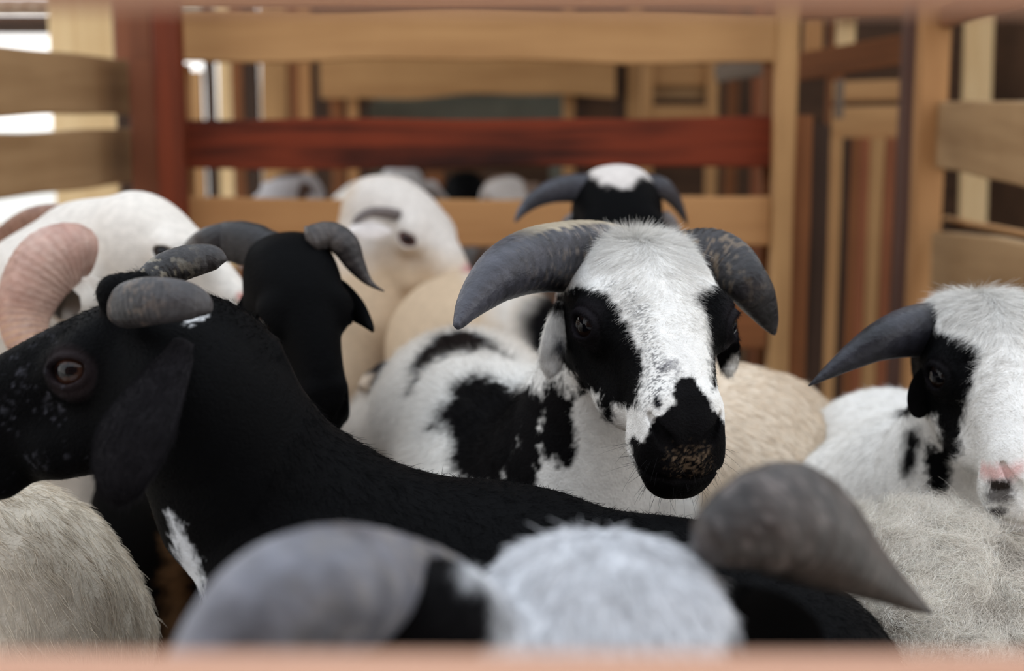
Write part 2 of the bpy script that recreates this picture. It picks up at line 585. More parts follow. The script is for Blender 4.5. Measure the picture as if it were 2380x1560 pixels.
def horn(parent, ctl, rings=26, amp=0.035, col=None, col2=None, wear=None, flat=0.85, label=None, n=150, m=40, ridge_to=0.85, tipcol=None, seed=0, flat_axis=None):
    """ctl: (px, py, depth, radius in px) from the base to the tip"""
    c = [(*P(x, y, d), r * d / FPX) for x, y, d, r in ctl]
    q = spline(c, n); pos, rad = q[:, :3], np.maximum(q[:, 3], 0.0006)
    T = np.gradient(pos, axis=0); T /= np.linalg.norm(T, axis=1, keepdims=True)
    N0 = np.cross(T[0], CF if flat_axis is None else flat_axis); N0 /= np.linalg.norm(N0)
    vs, cl = [], []
    t = np.linspace(0, 1, n)
    rs = np.random.default_rng(seed)
    ph = rs.uniform(0, 1, 64)
    base = np.array(col if col is not None else HG)
    b2 = np.array(col2 if col2 is not None else base * 0.45)
    N = N0
    th = np.linspace(0, 2 * np.pi, m, endpoint=False)
    for i in range(n):
        N = N - T[i] * (N @ T[i]); N /= np.linalg.norm(N); Bn = np.cross(T[i], N)
        s = t[i] * rings
        wob = 0.12 * np.sin(th * 2 + i * 0.02) + 0.06 * np.sin(th * 5)
        k = (s + wob) % 1.0
        rg = amp * (np.abs(k - 0.5) * 2 - 0.5) * (1 - t[i] / ridge_to if t[i] < ridge_to else 0) * (0.6 + 0.8 * ph[int(s) % 64])
        r = rad[i] * (1 + rg)
        ca, sa = np.cos(th), np.sin(th)
        # rounded three-sided section, keel along the outer curve
        shp = 1 + 0.05 * np.cos(3 * th)
        p = pos[i] + (ca * r * shp)[:, None] * N + (sa * r * flat * shp)[:, None] * Bn
        vs.append(p)
    pts = np.concatenate(vs)
    tip = pos[-1] + T[-1] * rad[-1] * 0.8
    pts = np.vstack([pts, tip, pos[0] - T[0] * rad[0] * 0.3])
    tt = np.concatenate([np.repeat(t, m), [1, 0]])
    s = tt * rings
    # growth bands and fibres
    fib = noise(pts, 160, 5) * 0.5 + noise(np.stack([pts @ T[0], pts[:, 1] * 3, pts[:, 2] * 3], 1), 420, 6) * 0.3
    band = 0.5 + 0.5 * np.cos(2 * np.pi * (s + 0.15 * noise(pts, 60, 8)))
    mixv = np.clip(0.45 + 0.5 * fib + 0.2 * (band - .5) + 0.5 * noise(pts, 30, 9) + 0.2 * (tt - 0.3), 0, 1)[:, None]
    colr = b2 * (1 - mixv) + base * mixv
    if tipcol is not None:
        a = np.clip((tt - 0.75) / 0.25, 0, 1)[:, None]; colr = colr * (1 - a) + np.array(tipcol) * a
    if wear is not None:
        cen = np.concatenate([np.repeat(pos, m, 0), [pos[-1], pos[0]]]); rr = np.concatenate([np.repeat(rad, m), [1, 1]])
        colr = wear(pts, tt, colr, (pts - cen)[:, 2] / rr)
    fs = []
    for i in range(n - 1):
        j = np.arange(m); k = (j + 1) % m
        fs.append(np.stack([i * m + j, i * m + k, (i + 1) * m + k, (i + 1) * m + j], 1))
    fs = np.concatenate(fs)
    j = np.arange(m); k = (j + 1) % m
    capf = np.stack([(n - 1) * m + j, (n - 1) * m + k, np.full(m, n * m), np.full(m, n * m)], 1)
    me = bpy.data.meshes.new('horn')
    faces = [tuple(x) for x in fs] + [(x[0], x[1], x[2]) for x in capf] + [((jj + 1) % m, jj, n * m + 1) for jj in range(m)]
    me.from_pydata(pts.tolist(), [], faces); me.update()
    me.polygons.foreach_set('use_smooth', np.ones(len(faces), bool))
    set_col(me, np.clip(colr, 0, 1))
    me.materials.append(M_HORN)
    o = link('horn', me, parent)
    if label: o['label'] = label
    return o


def ear(parent, ctl, face, coat, inner=None, curl=0.35, thick=0.003, label=None, twist=0.0, furn=0, flen=0.006):
    """ctl: (px, py, depth, half-width px) base to tip; face: direction the hollow looks at"""
    c = [(*P(x, y, d), r * d / FPX) for x, y, d, r in ctl]
    n, m = 46, 18
    q = spline(c, n); pos, hw = q[:, :3], np.maximum(q[:, 3], 0.0008)
    T = np.gradient(pos, axis=0); T /= np.linalg.norm(T, axis=1, keepdims=True)
    face = np.asarray(face, float)
    vs = []
    for i in range(n):
        nn = face - T[i] * (face @ T[i]); nn /= np.linalg.norm(nn)
        if twist:
            a = twist * i / n; sd0 = np.cross(T[i], nn); nn = nn * math.cos(a) + sd0 * math.sin(a)
        sd = np.cross(T[i], nn)
        for k in range(m):
            a = 2 * np.pi * k / m
            x = math.cos(a); y = math.sin(a)
            th = thick * (1.0 if i < n * 0.9 else (n - i) / (n * 0.1))
            vs.append(pos[i] + sd * hw[i] * x - nn * (curl * hw[i] * (1 - x * x) - y * th * (0.25 + math.sqrt(max(0, 1 - x * x)))))
    vs = np.array(vs + [pos[-1], pos[0]])
    fs = []
    for i in range(n - 1):
        j = np.arange(m); k = (j + 1) % m
        fs.append(np.stack([i * m + k, i * m + j, (i + 1) * m + j, (i + 1) * m + k], 1))
    qs = np.concatenate(fs)
    faces = [tuple(x) for x in qs] + [((n - 1) * m + (j + 1) % m, (n - 1) * m + j, n * m) for j in range(m)] + [(j, (j + 1) % m, n * m + 1) for j in range(m)]
    me = bpy.data.meshes.new('ear')
    me.from_pydata(vs.tolist(), [], faces); me.update()
    me.polygons.foreach_set('use_smooth', np.ones(len(faces), bool))
    set_col(me, np.clip(coat(vs), 0, 1))
    me.materials.append(M_SKIN)
    o = link('ear', me, parent)
    if furn:
        hang = pos[-1] - pos[0]; hang /= np.linalg.norm(hang)
        fur('ear_hair', parent, vs, qs, None, coat, furn, flen, lambda p, nr: np.tile(hang, (len(p), 1)), radius=0.00013, lift=0.2, jitter=0.2, clump=0.3)
    if label: o['label'] = label
    return o


def eyes(parent, H, both=(1, -1), iris=srgb(30, 18, 12), pup=srgb(6, 6, 10), white=srgb(40, 30, 26)):
    for sg in both:
        e, v, h = eye_axes(sg)
        o = EYE * np.array([sg, 1, 1])
        n, m = 28, 36; vs = []; cl = []
        for i in range(n + 1):
            a = math.pi * i / n
            for j in range(m):
                b = 2 * math.pi * j / m
                en, ev, eh = math.cos(a), math.sin(a) * math.sin(b), math.sin(a) * math.cos(b)
                bul = 1 + 0.06 * max(0, (en - 0.75) / 0.25)
                vs.append(H.wor(o + EYE_R * bul * (e * en + v * ev + h * eh)))
                rr = math.hypot(ev, eh)
                if en < 0: c = white
                elif abs(ev) < 0.30 and abs(eh) < 0.56 * math.sqrt(max(0, 1 - (ev / 0.32) ** 2)): c = pup
                elif rr < 0.72: c = iris
                else: c = white
                cl.append(c)
        fs = [(i * m + j, i * m + (j + 1) % m, (i + 1) * m + (j + 1) % m, (i + 1) * m + j) for i in range(n) for j in range(m)]
        me = bpy.data.meshes.new('eye'); me.from_pydata([tuple(x) for x in vs], [], fs); me.update()
        me.polygons.foreach_set('use_smooth', np.ones(len(fs), bool))
        set_col(me, np.array(cl)); me.materials.append(M_EYE)
        link('eye', me, parent)


def legs(hips, k=0.02, groundz=0.0, sc=1.0):
    """four legs: (x, y, z of the joint, forward unit vector, hind?)"""
    out = []
    for (x, y, z, fw, hind) in hips:
        fw = np.array([fw[0], fw[1], 0.0]); fw /= np.linalg.norm(fw)
        a = np.array([x, y, z]); up = np.array([0, 0, 1.0])
        g = np.array([x, y, groundz])
        if hind:
            pts = [(a, 0.085), (g + up * z * 0.56 + fw * 0.05, 0.045), (g + up * z * 0.40 - fw * 0.07, 0.021), (g + up * 0.09 - fw * 0.03, 0.017), (g + up * 0.035 - fw * 0.0, 0.020), (g + up * 0.018 + fw * 0.012, 0.020)]
        else:
            pts = [(a, 0.075), (g + up * z * 0.58 - fw * 0.02, 0.038), (g + up * z * 0.36 + fw * 0.005, 0.023), (g + up * 0.09, 0.017), (g + up * 0.035 + fw * 0.005, 0.020), (g + up * 0.018 + fw * 0.016, 0.020)]
        out.append(chain([(q, r * sc) for q, r in pts], 0.012))
    return out


class Sheep:
    """one continuous body grown from a head, a chain of trunk points and four legs"""

    def __init__(s, label, cat, head, chains, hips, coat, bounds=None, hf=0.003, hc=0.007, wool=0.0, wscale=45, k=0.04, mat=None, name='sheep', group=None, extra=None, wool_head=False):
        s.H = head; s.coat = coat
        fl = [chain(c, k) for c in chains] + legs(hips)
        allp = [q for c in fl for q in c.pts]
        lo = np.min([q - r for q, r in allp], 0); hi = np.max([q + r for q, r in allp], 0)
        if head is not None:
            hc_ = head.wor((0, 0.05, -0.02)); R = 0.17 * head.s
            lo = np.minimum(lo, hc_ - R); hi = np.maximum(hi, hc_ + R)
            fine = (hc_ - 0.135 * head.s, hc_ + 0.135 * head.s)
        else:
            fine = None
        lo = lo - 0.02; hi = hi + 0.02

        def f(p):
            d = None
            for g in fl:
                e = g(p); d = e if d is None else smin(d, e, k)
            if wool:
                w = wool * (noise(p, wscale, 11) + 0.5 * noise(p, wscale * 2.3, 12))
                w *= np.clip((p[:, 2] - 0.28) / 0.1, 0, 1)
                d = d - w
            if head is not None:
                d = smin(d, head.f(p), 0.016)
            if extra is not None: d = extra(p, d)
            return d
        s.f = f
        s.v, s.q = extract(f, lo, hi, fine, hf, hc)
        me = mesh_from('body', s.v, s.q)
        set_col(me, np.clip(coat(s.v), 0, 1))
        me.materials.append(mat or M_SKIN)
        base = (s.v[:, 0].mean(), s.v[:, 1].mean(), 0.0)
        s.root = empty(name, base, label, cat, group)
        s.body = link('body', me, s.root)

    def fur(s, name='fur', **kw):
        return fur(name, s.root, s.v, s.q, s.f, s.coat, **kw)


BLACK = srgb(9, 9, 10)
BLACKB = srgb(14, 13, 14)
WHITE = srgb(231, 228, 223)
CREAM = srgb(222, 206, 184)


# ================================================================== THE SHED
def struct(o):
    o['kind'] = 'structure'
    return o


def slab(name, lo, hi, mat, kind='structure', parent=None):
    lo = np.array(lo, float); hi = np.array(hi, float)
    v = [(x, y, z) for x in (lo[0], hi[0]) for y in (lo[1], hi[1]) for z in (lo[2], hi[2])]
    c = (lo + hi) / 2
    me = bpy.data.meshes.new(name)
    me.from_pydata([tuple(np.array(q) - c) for q in v], [], [(0, 1, 3, 2), (4, 6, 7, 5), (0, 4, 5, 1), (2, 3, 7, 6), (0, 2, 6, 4), (1, 5, 7, 3)])
    me.materials.append(mat)
    o = bpy.data.objects.new(name, me); SC.collection.objects.link(o)
    if parent is not None:
        o.parent = parent; o.matrix_parent_inverse = Matrix.Translation(-parent.location)
    o.location = c
    if kind: o['kind'] = kind
    return o


def plain(name, col, rough=0.8, scale=8, amt=0.15):
    m, n, l, b = base_mat(name, rough, 0.2)
    t = n.new('ShaderNodeTexCoord'); nz = n.new('ShaderNodeTexNoise'); nz.inputs['Scale'].default_value = scale; nz.inputs['Detail'].default_value = 5
    l.new(t.outputs['Object'], nz.inputs['Vector'])
    r = n.new('ShaderNodeValToRGB')
    r.color_ramp.elements[0].color = (*[c * (1 - amt) for c in col], 1); r.color_ramp.elements[1].color = (*[min(1, c * (1 + amt)) for c in col], 1)
    l.new(nz.outputs['Fac'], r.inputs[0]); l.new(r.outputs[0], b.inputs['Base Color'])
    return m


M_YARD = plain('pale_concrete', srgb(205, 200, 190))
M_PENFLOOR = wood('floor_slats', srgb(112, 84, 58), srgb(60, 44, 32))
M_ROOF = plain('roof_sheet', srgb(150, 142, 120), 0.6, 3)
M_DARKWALL = wood('shed_wall_boards', srgb(92, 66, 48), srgb(44, 32, 24))
M_TROUGH = plain('weathered_trough', srgb(120, 122, 112), 0.7, 12, 0.3)

ground = slab('floor', (-40, -3, -0.3), (30, 60, -0.02), M_YARD)
penfloor = struct(slab('trim_1', (-1.0, 0.3, -0.02), (1.1, 6.4, 0.0), M_PENFLOOR))
ceil = slab('ceiling', (-1.25, 2.5, 2.15), (1.12, 7.0, 2.22), M_ROOF)
wall_b = slab('wall_back', (-1.15, 6.6, 0.0), (4.5, 6.7, 2.15), M_DARKWALL)
block_wall = slab('wall_light_block', (-3.5, -2.6, 0.0), (3.5, -2.5, 3.4), M_DARKWALL)  # unseen, added behind the camera and made tall to cut the front light
wall_r = slab('wall_right', (2.2, 2.6, 0.0), (2.3, 6.6, 2.15), M_DARKWALL)


def rail(parent, x0, t0, b0, d0, x1, t1, b1, d1, thick, mat, face=None, wav=0.0, seed=0, ext=0.0, name='rail', wide=None):
    """a rail between two upright picture edges, each edge at its own distance"""
    a = P(x0, (t0 + b0) / 2, d0); b = P(x1, (t1 + b1) / 2, d1)
    w = wide or ((b0 - t0) * d0 + (b1 - t1) * d1) / 2 / FPX
    e = (b - a) / np.linalg.norm(b - a)
    return board(name, a - e * ext, b, w, thick, WD[mat], parent, face, wav, seed)


def upright(parent, xc, y, d, wpx, mat, z0=0.0, z1=2.15, thick=0.045, name='post', lean=0.0, seed=0):
    """vertical board whose middle passes picture point (xc, y) at distance d"""
    c = P(xc, y, d)
    a = np.array([c[0] + lean * (c[2] - z0), c[1], z0]); b = np.array([c[0] - lean * (z1 - c[2]), c[1], z1])
    return board(name, a, b, wpx * d / FPX, thick, WD[mat], parent, np.array([0, -1.0, 0]), 0.0008, seed)


def ztop(y, d):
    return P(1190, y, d)[2]


# back fence of the pen -------------------------------------------------
fb = empty('pen_fence', P(1100, 300, 3.0) * np.array([1, 1, 0]), 'slatted wooden fence across the back of the pen with a dark red middle rail', 'fence')
rail(fb, 405, 27, 137, 3.0, 1800, 24, 148, 3.0, 0.028, 'tan', wav=0.004, seed=3)
r_ = rail(fb, 425, 281, 392, 3.0, 1790, 272, 386, 3.0, 0.030, 'red', wav=0.002, seed=5); r_['label'] = 'dark mahogany red rail'
rail(fb, 432, 466, 572, 3.0, 1785, 456, 572, 3.0, 0.028, 'orange', wav=0.003, seed=8)
rail(fb, 405, -120, 8, 3.02, 1800, -120, 2, 3.02, 0.028, 'orange', wav=0.002, seed=9)
rail(fb, 440, 700, 810, 3.0, 1780, 700, 810, 3.0, 0.028, 'brown', seed=10)
r_ = upright(fb, 398, 300, 2.93, 60, 'redpost', thick=0.055); r_['label'] = 'reddish square post'
upright(fb, 340, 300, 3.03, 62, 'pinkish', z1=ztop(140, 3.03), thick=0.05)
upright(fb, 436, 300, 3.08, 22, 'orange', z1=ztop(150, 3.08), thick=0.03)
upright(fb, 312, 60, 3.16, 88, 'pinkish', z0=ztop(140, 3.16), thick=0.04)
upright(fb, 1822, 300, 2.94, 48, 'yellow', thick=0.05)
upright(fb, 1784, 300, 3.05, 28, 'brown', thick=0.04)
upright(fb, 1846, 500, 3.0, 62, 'brown', z1=ztop(268, 3.0), thick=0.06)
upright(fb, 1895, 500, 3.02, 48, 'dark', z1=ztop(290, 3.02), thick=0.05)

# left fence -------------------------------------------------------------
fl_ = empty('pen_fence', P(150, 300, 2.9) * np.array([1, 1, 0]), 'wooden side fence on the left with three wide buff rails and daylight between them', 'fence')
fx = np.array([1.0, 0, 0])
rail(fl_, 0, 112, 270, 2.51, 322, 141, 262, 3.22, 0.028, 'buff', face=fx, wav=0.002, seed=21, ext=1.3)
rail(fl_, 0, 309, 462, 2.51, 322, 300, 418, 3.22, 0.028, 'buff', face=fx, wav=0.002, seed=22, ext=1.3)
rail(fl_, 0, 525, 680, 2.51, 345, 458, 578, 3.22, 0.028, 'tan', face=fx, wav=0.002, seed=23, ext=1.3)
board('post', (-0.93, 1.7, 0), (-0.93, 1.7, 1.6), 0.06, 0.06, WD['brown'], fl_)
upright(fl_, 300, 300, 3.24, 46, 'dark', z1=2.1, thick=0.04)

# right fence ------------------------------------------------------------
fr_ = empty('pen_fence', P(2250, 300, 2.9) * np.array([1, 1, 0]), 'wooden side fence on the right behind the white-faced ram, wide buff rails', 'fence')
rail(fr_, 2380, 240, 432, 2.43, 2192, 234, 386, 3.08, 0.03, 'buff', face=-fx, wav=0.002, seed=31, ext=1.2)
rail(fr_, 2380, 560, 735, 2.43, 2180, 538, 672, 3.08, 0.03, 'buff', face=-fx, wav=0.002, seed=32, ext=1.2)
rail(fr_, 2380, 800, 960, 2.43, 2180, 760, 890, 3.08, 0.03, 'brown', face=-fx, wav=0.002, seed=33, ext=1.2)
rail(fr_, 2380, -60, 12, 2.43, 2192, 8, 62, 3.08, 0.03, 'brown', face=-fx, wav=0.002, seed=34, ext=1.2)
upright(fr_, 2160, 300, 3.1, 66, 'orange', thick=0.05)
upright(fr_, 2112, 300, 3.2, 40, 'plum', thick=0.05)
rail(fr_, 2380, 536, 552, 2.6, 2200, 503, 513, 3.3, 0.02, 'tan', face=-fx, seed=35, ext=.3)
rail(fr_, 2380, 556, 600, 2.6, 2200, 516, 548, 3.3, 0.02, 'dark', face=-fx, seed=36, ext=.3)
board('post', (0.93, 1.7, 0), (0.93, 1.7, 1.6), 0.06, 0.06, WD['brown'], fr_)

# slatted partition to the right of the gate ------------------------------
pr = empty('slatted_partition', P(2010, 600, 3.7) * np.array([1, 1, 0]), 'narrow partition of upright reddish and tan slats under two short rails', 'partition')
rail(pr, 1935, 190, 238, 3.66, 2100, 186, 232, 3.66, 0.03, 'tan', seed=41)
rail(pr, 1935, 250, 330, 3.66, 2100, 246, 326, 3.66, 0.03, 'tan', seed=42)
for i, (x, w, mt) in enumerate([(1934, 26, 'tan'), (1957, 18, 'dark'), (1977, 22, 'brown'), (1998, 20, 'orangered'), (2026, 34, 'yellow'), (2056, 22, 'orangered'), (2080, 24, 'brown'), (2104, 22, 'orangered')]):
    upright(pr, x, 600, 3.7, w, mt, z1=ztop(320, 3.7), thick=0.03, name='slat', seed=i)
upright(pr, 1948, 300, 3.6, 18, 'grey', z0=ztop(275, 3.6), z1=ztop(185, 3.6), thick=0.02, name='slat')
rail(pr, 1845, 126, 190, 3.45, 2110, 78, 148, 3.2, 0.03, 'brown', seed=43)
rail(pr, 1850, -30, 42, 3.5, 2110, -40, 30, 3.5, 0.03, 'brown', seed=44)
upright(pr, 2120, 600, 3.74, 30, 'brown', thick=0.05)
upright(pr, 1925, 600, 3.76, 30, 'brown', thick=0.05)

# boards standing in daylight ------------------------------------------------
o = upright(None, 196, 150, 3.75, 152, 'pale', z1=2.1, thick=0.03, name='leaning_board', lean=-0.012)
tag(o, 'broad pale board standing in daylight behind the left fence', 'board')
o = upright(None, 2272, 150, 3.9, 64, 'pale', z1=2.1, thick=0.03, name='upright_board', lean=0.02)
tag(o, 'bright pale upright board seen between the rails of the right fence', 'board')
upright(pr, 1890, 60, 3.52, 42, 'orange', z0=ztop(125, 3.52), z1=2.1, thick=0.03, name='slat')
upright(pr, 1966, 60, 3.56, 40, 'pale', z0=ztop(112, 3.56), z1=ztop(36, 3.56), thick=0.03, name='slat')

# far pen behind the back fence -----------------------------------------------
fp = empty('pen_fence', P(1000, 300, 5.3) * np.array([1, 1, 0]), 'rough fence of the next pen seen through the gaps, uneven uprights and a wavy plank', 'fence')
rail(fp, 744, 120, 224, 5.2, 1430, 110, 222, 5.2, 0.03, 'tan', wav=0.008, seed=51)
rail(fp, 380, 640, 740, 5.3, 1800, 640, 740, 5.3, 0.03, 'brown', wav=0.004, seed=52)
for i, (x, w, mt, yt) in enumerate([(452, 46, 'tan', 165), (493, 26, 'dark', 0), (527, 34, 'pale', 0), (555, 30, 'brown', 0), (588, 34, 'dark', 0), (640, 62, 'yellow', 0), (690, 26, 'brown', 0), (712, 30, 'orange', 0), (744, 26, 'dark', 0), (785, 30, 'brown', 205), (822, 26, 'orange', 212), (846, 18, 'dark', 205), (1322, 26, 'tan', 0), (1350, 26, 'dark', 0), (1440, 24, 'dark', 0), (1472, 34, 'tan', 0), (1700, 26, 'brown', 0), (1765, 34, 'orangered', 0), (1010, 40, 'brown', 400), (1150, 36, 'dark', 400)]):
    upright(fp, x, 300, 5.3, w, mt, z1=ztop(yt, 5.3) if yt else 2.0, thick=0.03, seed=60 + i, lean=0.01 * math.sin(i * 2.3))
fx_ = empty('feed_rack', P(1580, 210, 4.8) * np.array([1, 1, 0]), 'boxy tan wooden feed rack with a dark slot behind the top rail', 'rack')
rail(fx_, 1495, 150, 200, 4.8, 1668, 150, 200, 4.8, 0.03, 'tan', seed=71)
rail(fx_, 1495, 196, 230, 4.83, 1668, 196, 230, 4.83, 0.02, 'buff', seed=72)
rail(fx_, 1495, 246, 290, 4.8, 1668, 246, 290, 4.8, 0.03, 'tan', seed=73)
for x in (1505, 1656): upright(fx_, x, 210, 4.78, 26, 'tan', z0=0, z1=ztop(130, 4.78), thick=0.03)
o = rail(None, 1668, 150, 192, 3.9, 1800, 128, 172, 3.7, 0.02, 'grey', seed=74, name='sloping_plank'); tag(o, 'grey weathered plank sloping beside the feed rack', 'plank')

tr = empty('feed_trough', P(1080, 260, 5.6) * np.array([1, 1, 0]), 'long grey feed trough under the wavy plank in the next pen', 'trough')
a = P(858, 250, 5.6); b = P(1312, 250, 5.6)
slab('front_panel', (a[0], a[1] - .01, a[2] - .05), (b[0], a[1] + .01, a[2] + .02), M_TROUGH, None, tr)
slab('back_panel', (a[0], a[1] + .25, a[2] - .05), (b[0], a[1] + .27, a[2] + .05), M_TROUGH, None, tr)
slab('bottom', (a[0], a[1] - .01, a[2] - .07), (b[0], a[1] + .27, a[2] - .05), M_TROUGH, None, tr)
for x in (a[0] + .03, b[0] - .03):
    for y in (a[1], a[1] + .24): slab('leg', (x - .02, y, 0), (x + .02, y + .02, a[2] - .05), M_TROUGH, None, tr)

# near fence: the camera looks between two of its rails ---------------------------
fn = empty('pen_fence', (0, 0.36, 0), 'out-of-focus pinkish near fence, one rail along the top edge and one along the bottom edge', 'fence')
WD['near'] = wood('near_rail', srgb(206, 160, 134), srgb(178, 128, 104))
for (t, b, s) in ((-420, 8, 1), (1536, 1960, 2)):
    a = P(-7000, (t + b) / 2, 0.37); c = P(9400, (t + b) / 2, 0.37)
    board('rail', a, c, (b - t) * 0.37 / FPX, 0.022, WD['near'], fn, -CF, 0.0006, s)
for x in (-0.62, 0.62): board('post', (x, 0.39, 0), (x, 0.39, 1.25), 0.05, 0.03, WD['near'], fn)

# neighbouring shed roof far left ---------------------------------------------------
ns = empty('neighbour_shed', (-3.3, 8.2, 0), 'far shed with a corrugated roof edge against the white sky, upper left', 'shed')
n = 160; vs = []
for j, (y, z) in enumerate(((7.2, 1.50), (9.4, 1.62))):
    for i in range(n + 1):
        x = -4.6 + 2.9 * i / n
        vs.append((x, y, z + 0.018 * math.sin(x * 75)))
for j in range(2):
    for i in range(n + 1): vs.append((vs[j * (n + 1) + i][0], vs[j * (n + 1) + i][1], vs[j * (n + 1) + i][2] - 0.02))
m_ = n + 1
fs = [(i, i + 1, m_ + i + 1, m_ + i) for i in range(n)] + [(2 * m_ + i, 3 * m_ + i, 3 * m_ + i + 1, 2 * m_ + i + 1) for i in range(n)] + [(i, 2 * m_ + i, 2 * m_ + i + 1, i + 1) for i in range(n)]
me = bpy.data.meshes.new('roof'); me.from_pydata(vs, [], fs); me.materials.append(M_ROOF)
link('roof', me, ns)
for x in (-4.4, -3.3, -2.0): slab('post', (x - .04, 7.3, 0), (x + .04, 7.38, 1.46), WD['brown'], None, ns)
for x in (-3.6, -2.7): slab('beam', (x - 1.0, 7.28, 1.34), (x + 1.0, 7.31, 1.44), WD['dark'], None, ns)

# ================================================================== THE FLOCK
def C(*pts):
    return [(P(x, y, d), r) for x, y, d, r in pts]


def hips4(front, rear, w=0.075):
    fw = (front - rear); fw = np.array([fw[0], fw[1], 0]); fw /= np.linalg.norm(fw)
    sd = np.array([-fw[1], fw[0], 0])
    out = []
    for q, h in ((front, False), (rear, True)):
        for s in (-1, 1):
            z = q[2] - 0.03
            out.append((q[0] + sd[0] * s * w, q[1] + sd[1] * s * w, z, fw, h))
    return out


def c2(*pts):   # crop of the photograph around the piebald ram -> photograph pixels
    return [(1000 + x / 1.73333, 380 + y / 1.73333) for x, y in pts]


def ell(x, y, a, b, n=14, rot=0.0):
    return [(x + a * math.cos(t) * math.cos(rot) - b * math.sin(t) * math.sin(rot), y + a * math.cos(t) * math.sin(rot) + b * math.sin(t) * math.cos(rot)) for t in np.linspace(0, 2 * math.pi, n, endpoint=False)]


# ---- piebald ram in the middle ----------------------------------------------------
HA = Head(P(1497, 708, 1.28), cv(.12, -.53, .84), cv(.08, .84, .53), 0.98, 1.13)
dA = 1.17
A_patches = [
    Patch(c2((440, 500), (545, 480), (600, 478), (690, 500), (745, 545), (770, 600), (800, 650), (820, 700), (850, 760), (862, 830), (845, 900), (825, 985), (770, 985), (735, 975), (742, 1050), (720, 1066), (690, 1030), (672, 975), (680, 935), (640, 925), (600, 950), (580, 900), (575, 860), (520, 830), (500, 700), (440, 640)), dA, BLACK, 0.0025, 0.003, 260, far=0.17),
    Patch(c2((1200, 440), (1130, 485), (1062, 520), (1078, 560), (1105, 610), (1118, 690), (1128, 780), (1134, 850), (1142, 905), (1180, 880), (1290, 870), (1290, 440)), dA, BLACK, 0.0025, 0.003, 260, far=0.17),
    Patch(c2((988, 864), (1020, 856), (1056, 860), (1092, 900), (1130, 962), (1158, 1005), (1240, 1100), (1240, 1400), (900, 1400), (830, 1250), (808, 1180), (795, 1115), (812, 1100), (850, 1125), (865, 1110), (885, 1050), (930, 1010), (985, 968), (976, 920), (982, 885)), 1.12, BLACKB, 0.0012, 0.0015, 300, far=0.14),
    Patch(c2((905, 938), (922, 945), (932, 970), (922, 992), (905, 988), (898, 962)), 1.12, BLACK, 0.0012, 0.001, 300, far=0.06),
    Patch(c2((925, 825), (950, 800), (985, 795), (1005, 835), (990, 842), (960, 815), (935, 838)), 1.13, srgb(110, 108, 112), 0.003, 0.004, 500, far=0.06),
    # neck and trunk
    Patch([(1262, 905), (1300, 880), (1330, 930), (1338, 990), (1325, 1080), (1292, 1078), (1262, 1040), (1248, 1010), (1262, 960)], 1.38, BLACKB, 0.004, 0.006, 120),
    Patch([(1185, 960), (1250, 950), (1262, 1010), (1258, 1060), (1245, 1140), (1215, 1150), (1150, 1150), (1175, 1100), (1200, 1040)], 1.42, BLACKB, 0.004, 0.006, 120),
    Patch([(998, 1002), (1050, 930), (1068, 885), (1110, 870), (1170, 893), (1238, 925), (1248, 960), (1215, 985), (1190, 1060), (1150, 1120), (1075, 1095), (1058, 1085), (1055, 1010), (1030, 990)], 1.6, BLACKB, 0.005, 0.006, 90),
    Patch([(955, 910), (962, 860), (985, 810), (1030, 775), (1075, 768), (1130, 785), (1185, 835), (1150, 825), (1100, 820), (1050, 825), (1010, 845), (975, 880)], 1.8, srgb(30, 24, 22), 0.005, 0.005, 90),
]


def A_extra(p, c):
    l = HA.loc(p)
    # hay dust and dirt around the nostrils and lips
    g = np.exp(-((l[:, 0] + 0.004) / 0.020) ** 2 - ((l[:, 2] + 0.034) / 0.016) ** 2) * (l[:, 1] > 0.17)
    g = g * (0.15 + 1.3 * noise(p, 420, 21).clip(0, 1) + 1.0 * noise(p, 900, 22).clip(0, 1))
    g = ((g - 0.28) * 1.5).clip(0, 0.6)[:, None]
    c = c * (1 - g) + np.array(srgb(122, 102, 82)) * g
    # bare dark skin around the eyes
    r = np.minimum(np.linalg.norm(l - EYE, axis=1), np.linalg.norm(l - EYE * [-1, 1, 1], axis=1))
    a = (0.5 * np.clip(1 - (r - 0.012) / 0.016, 0, 1))[:, None]
    c = c * (1 - a) + np.array(srgb(62, 56, 62)) * a
    w = (np.clip((p[:, 1] - 1.5) / 0.3, 0, 1) * 0.5)[:, None]
    c = c * (1 - w * (c.mean(1, keepdims=True) > .3)) + np.array(srgb(206, 190, 172)) * w * (c.mean(1, keepdims=True) > .3)
    return c


A_tick = Patch(c2((690, 470), (770, 520), (830, 640), (865, 760), (872, 880), (850, 975), (935, 965), (965, 870), (915, 720), (880, 600), (800, 480)), dA, BLACK, 0.006, 0.004, 200, far=.17)


def A_all(p, c):
    c = A_extra(p, c)
    a = (A_tick.amount(p) * (noise(p, 1500, 61) > 0.12) * 0.75)[:, None]      # dark hairs mixed into the white beside the eye patch
    return c * (1 - a) + np.array(srgb(50, 50, 56)) * a


A_coat = coat_fn(WHITE, A_patches, A_all)
trunkA = C((1385, 960, 1.38, .062), (1350, 1080, 1.40, .080), (1310, 1190, 1.44, .105), (1190, 1120, 1.58, .112), (1085, 985, 1.78, .110), (1060, 970, 1.96, .112))
SA = Sheep('piebald ram facing the camera in sharp focus, white blaze, black eye patches, black muzzle', 'sheep', HA,
           [[(HA.wor((0, -.035, -.03)), .066 * 1.0)] + trunkA], hips4(trunkA[2][0] + [0, .08, 0], trunkA[5][0]), A_coat, hf=0.0019, hc=0.006, k=0.035)
eyes(SA.root, HA)


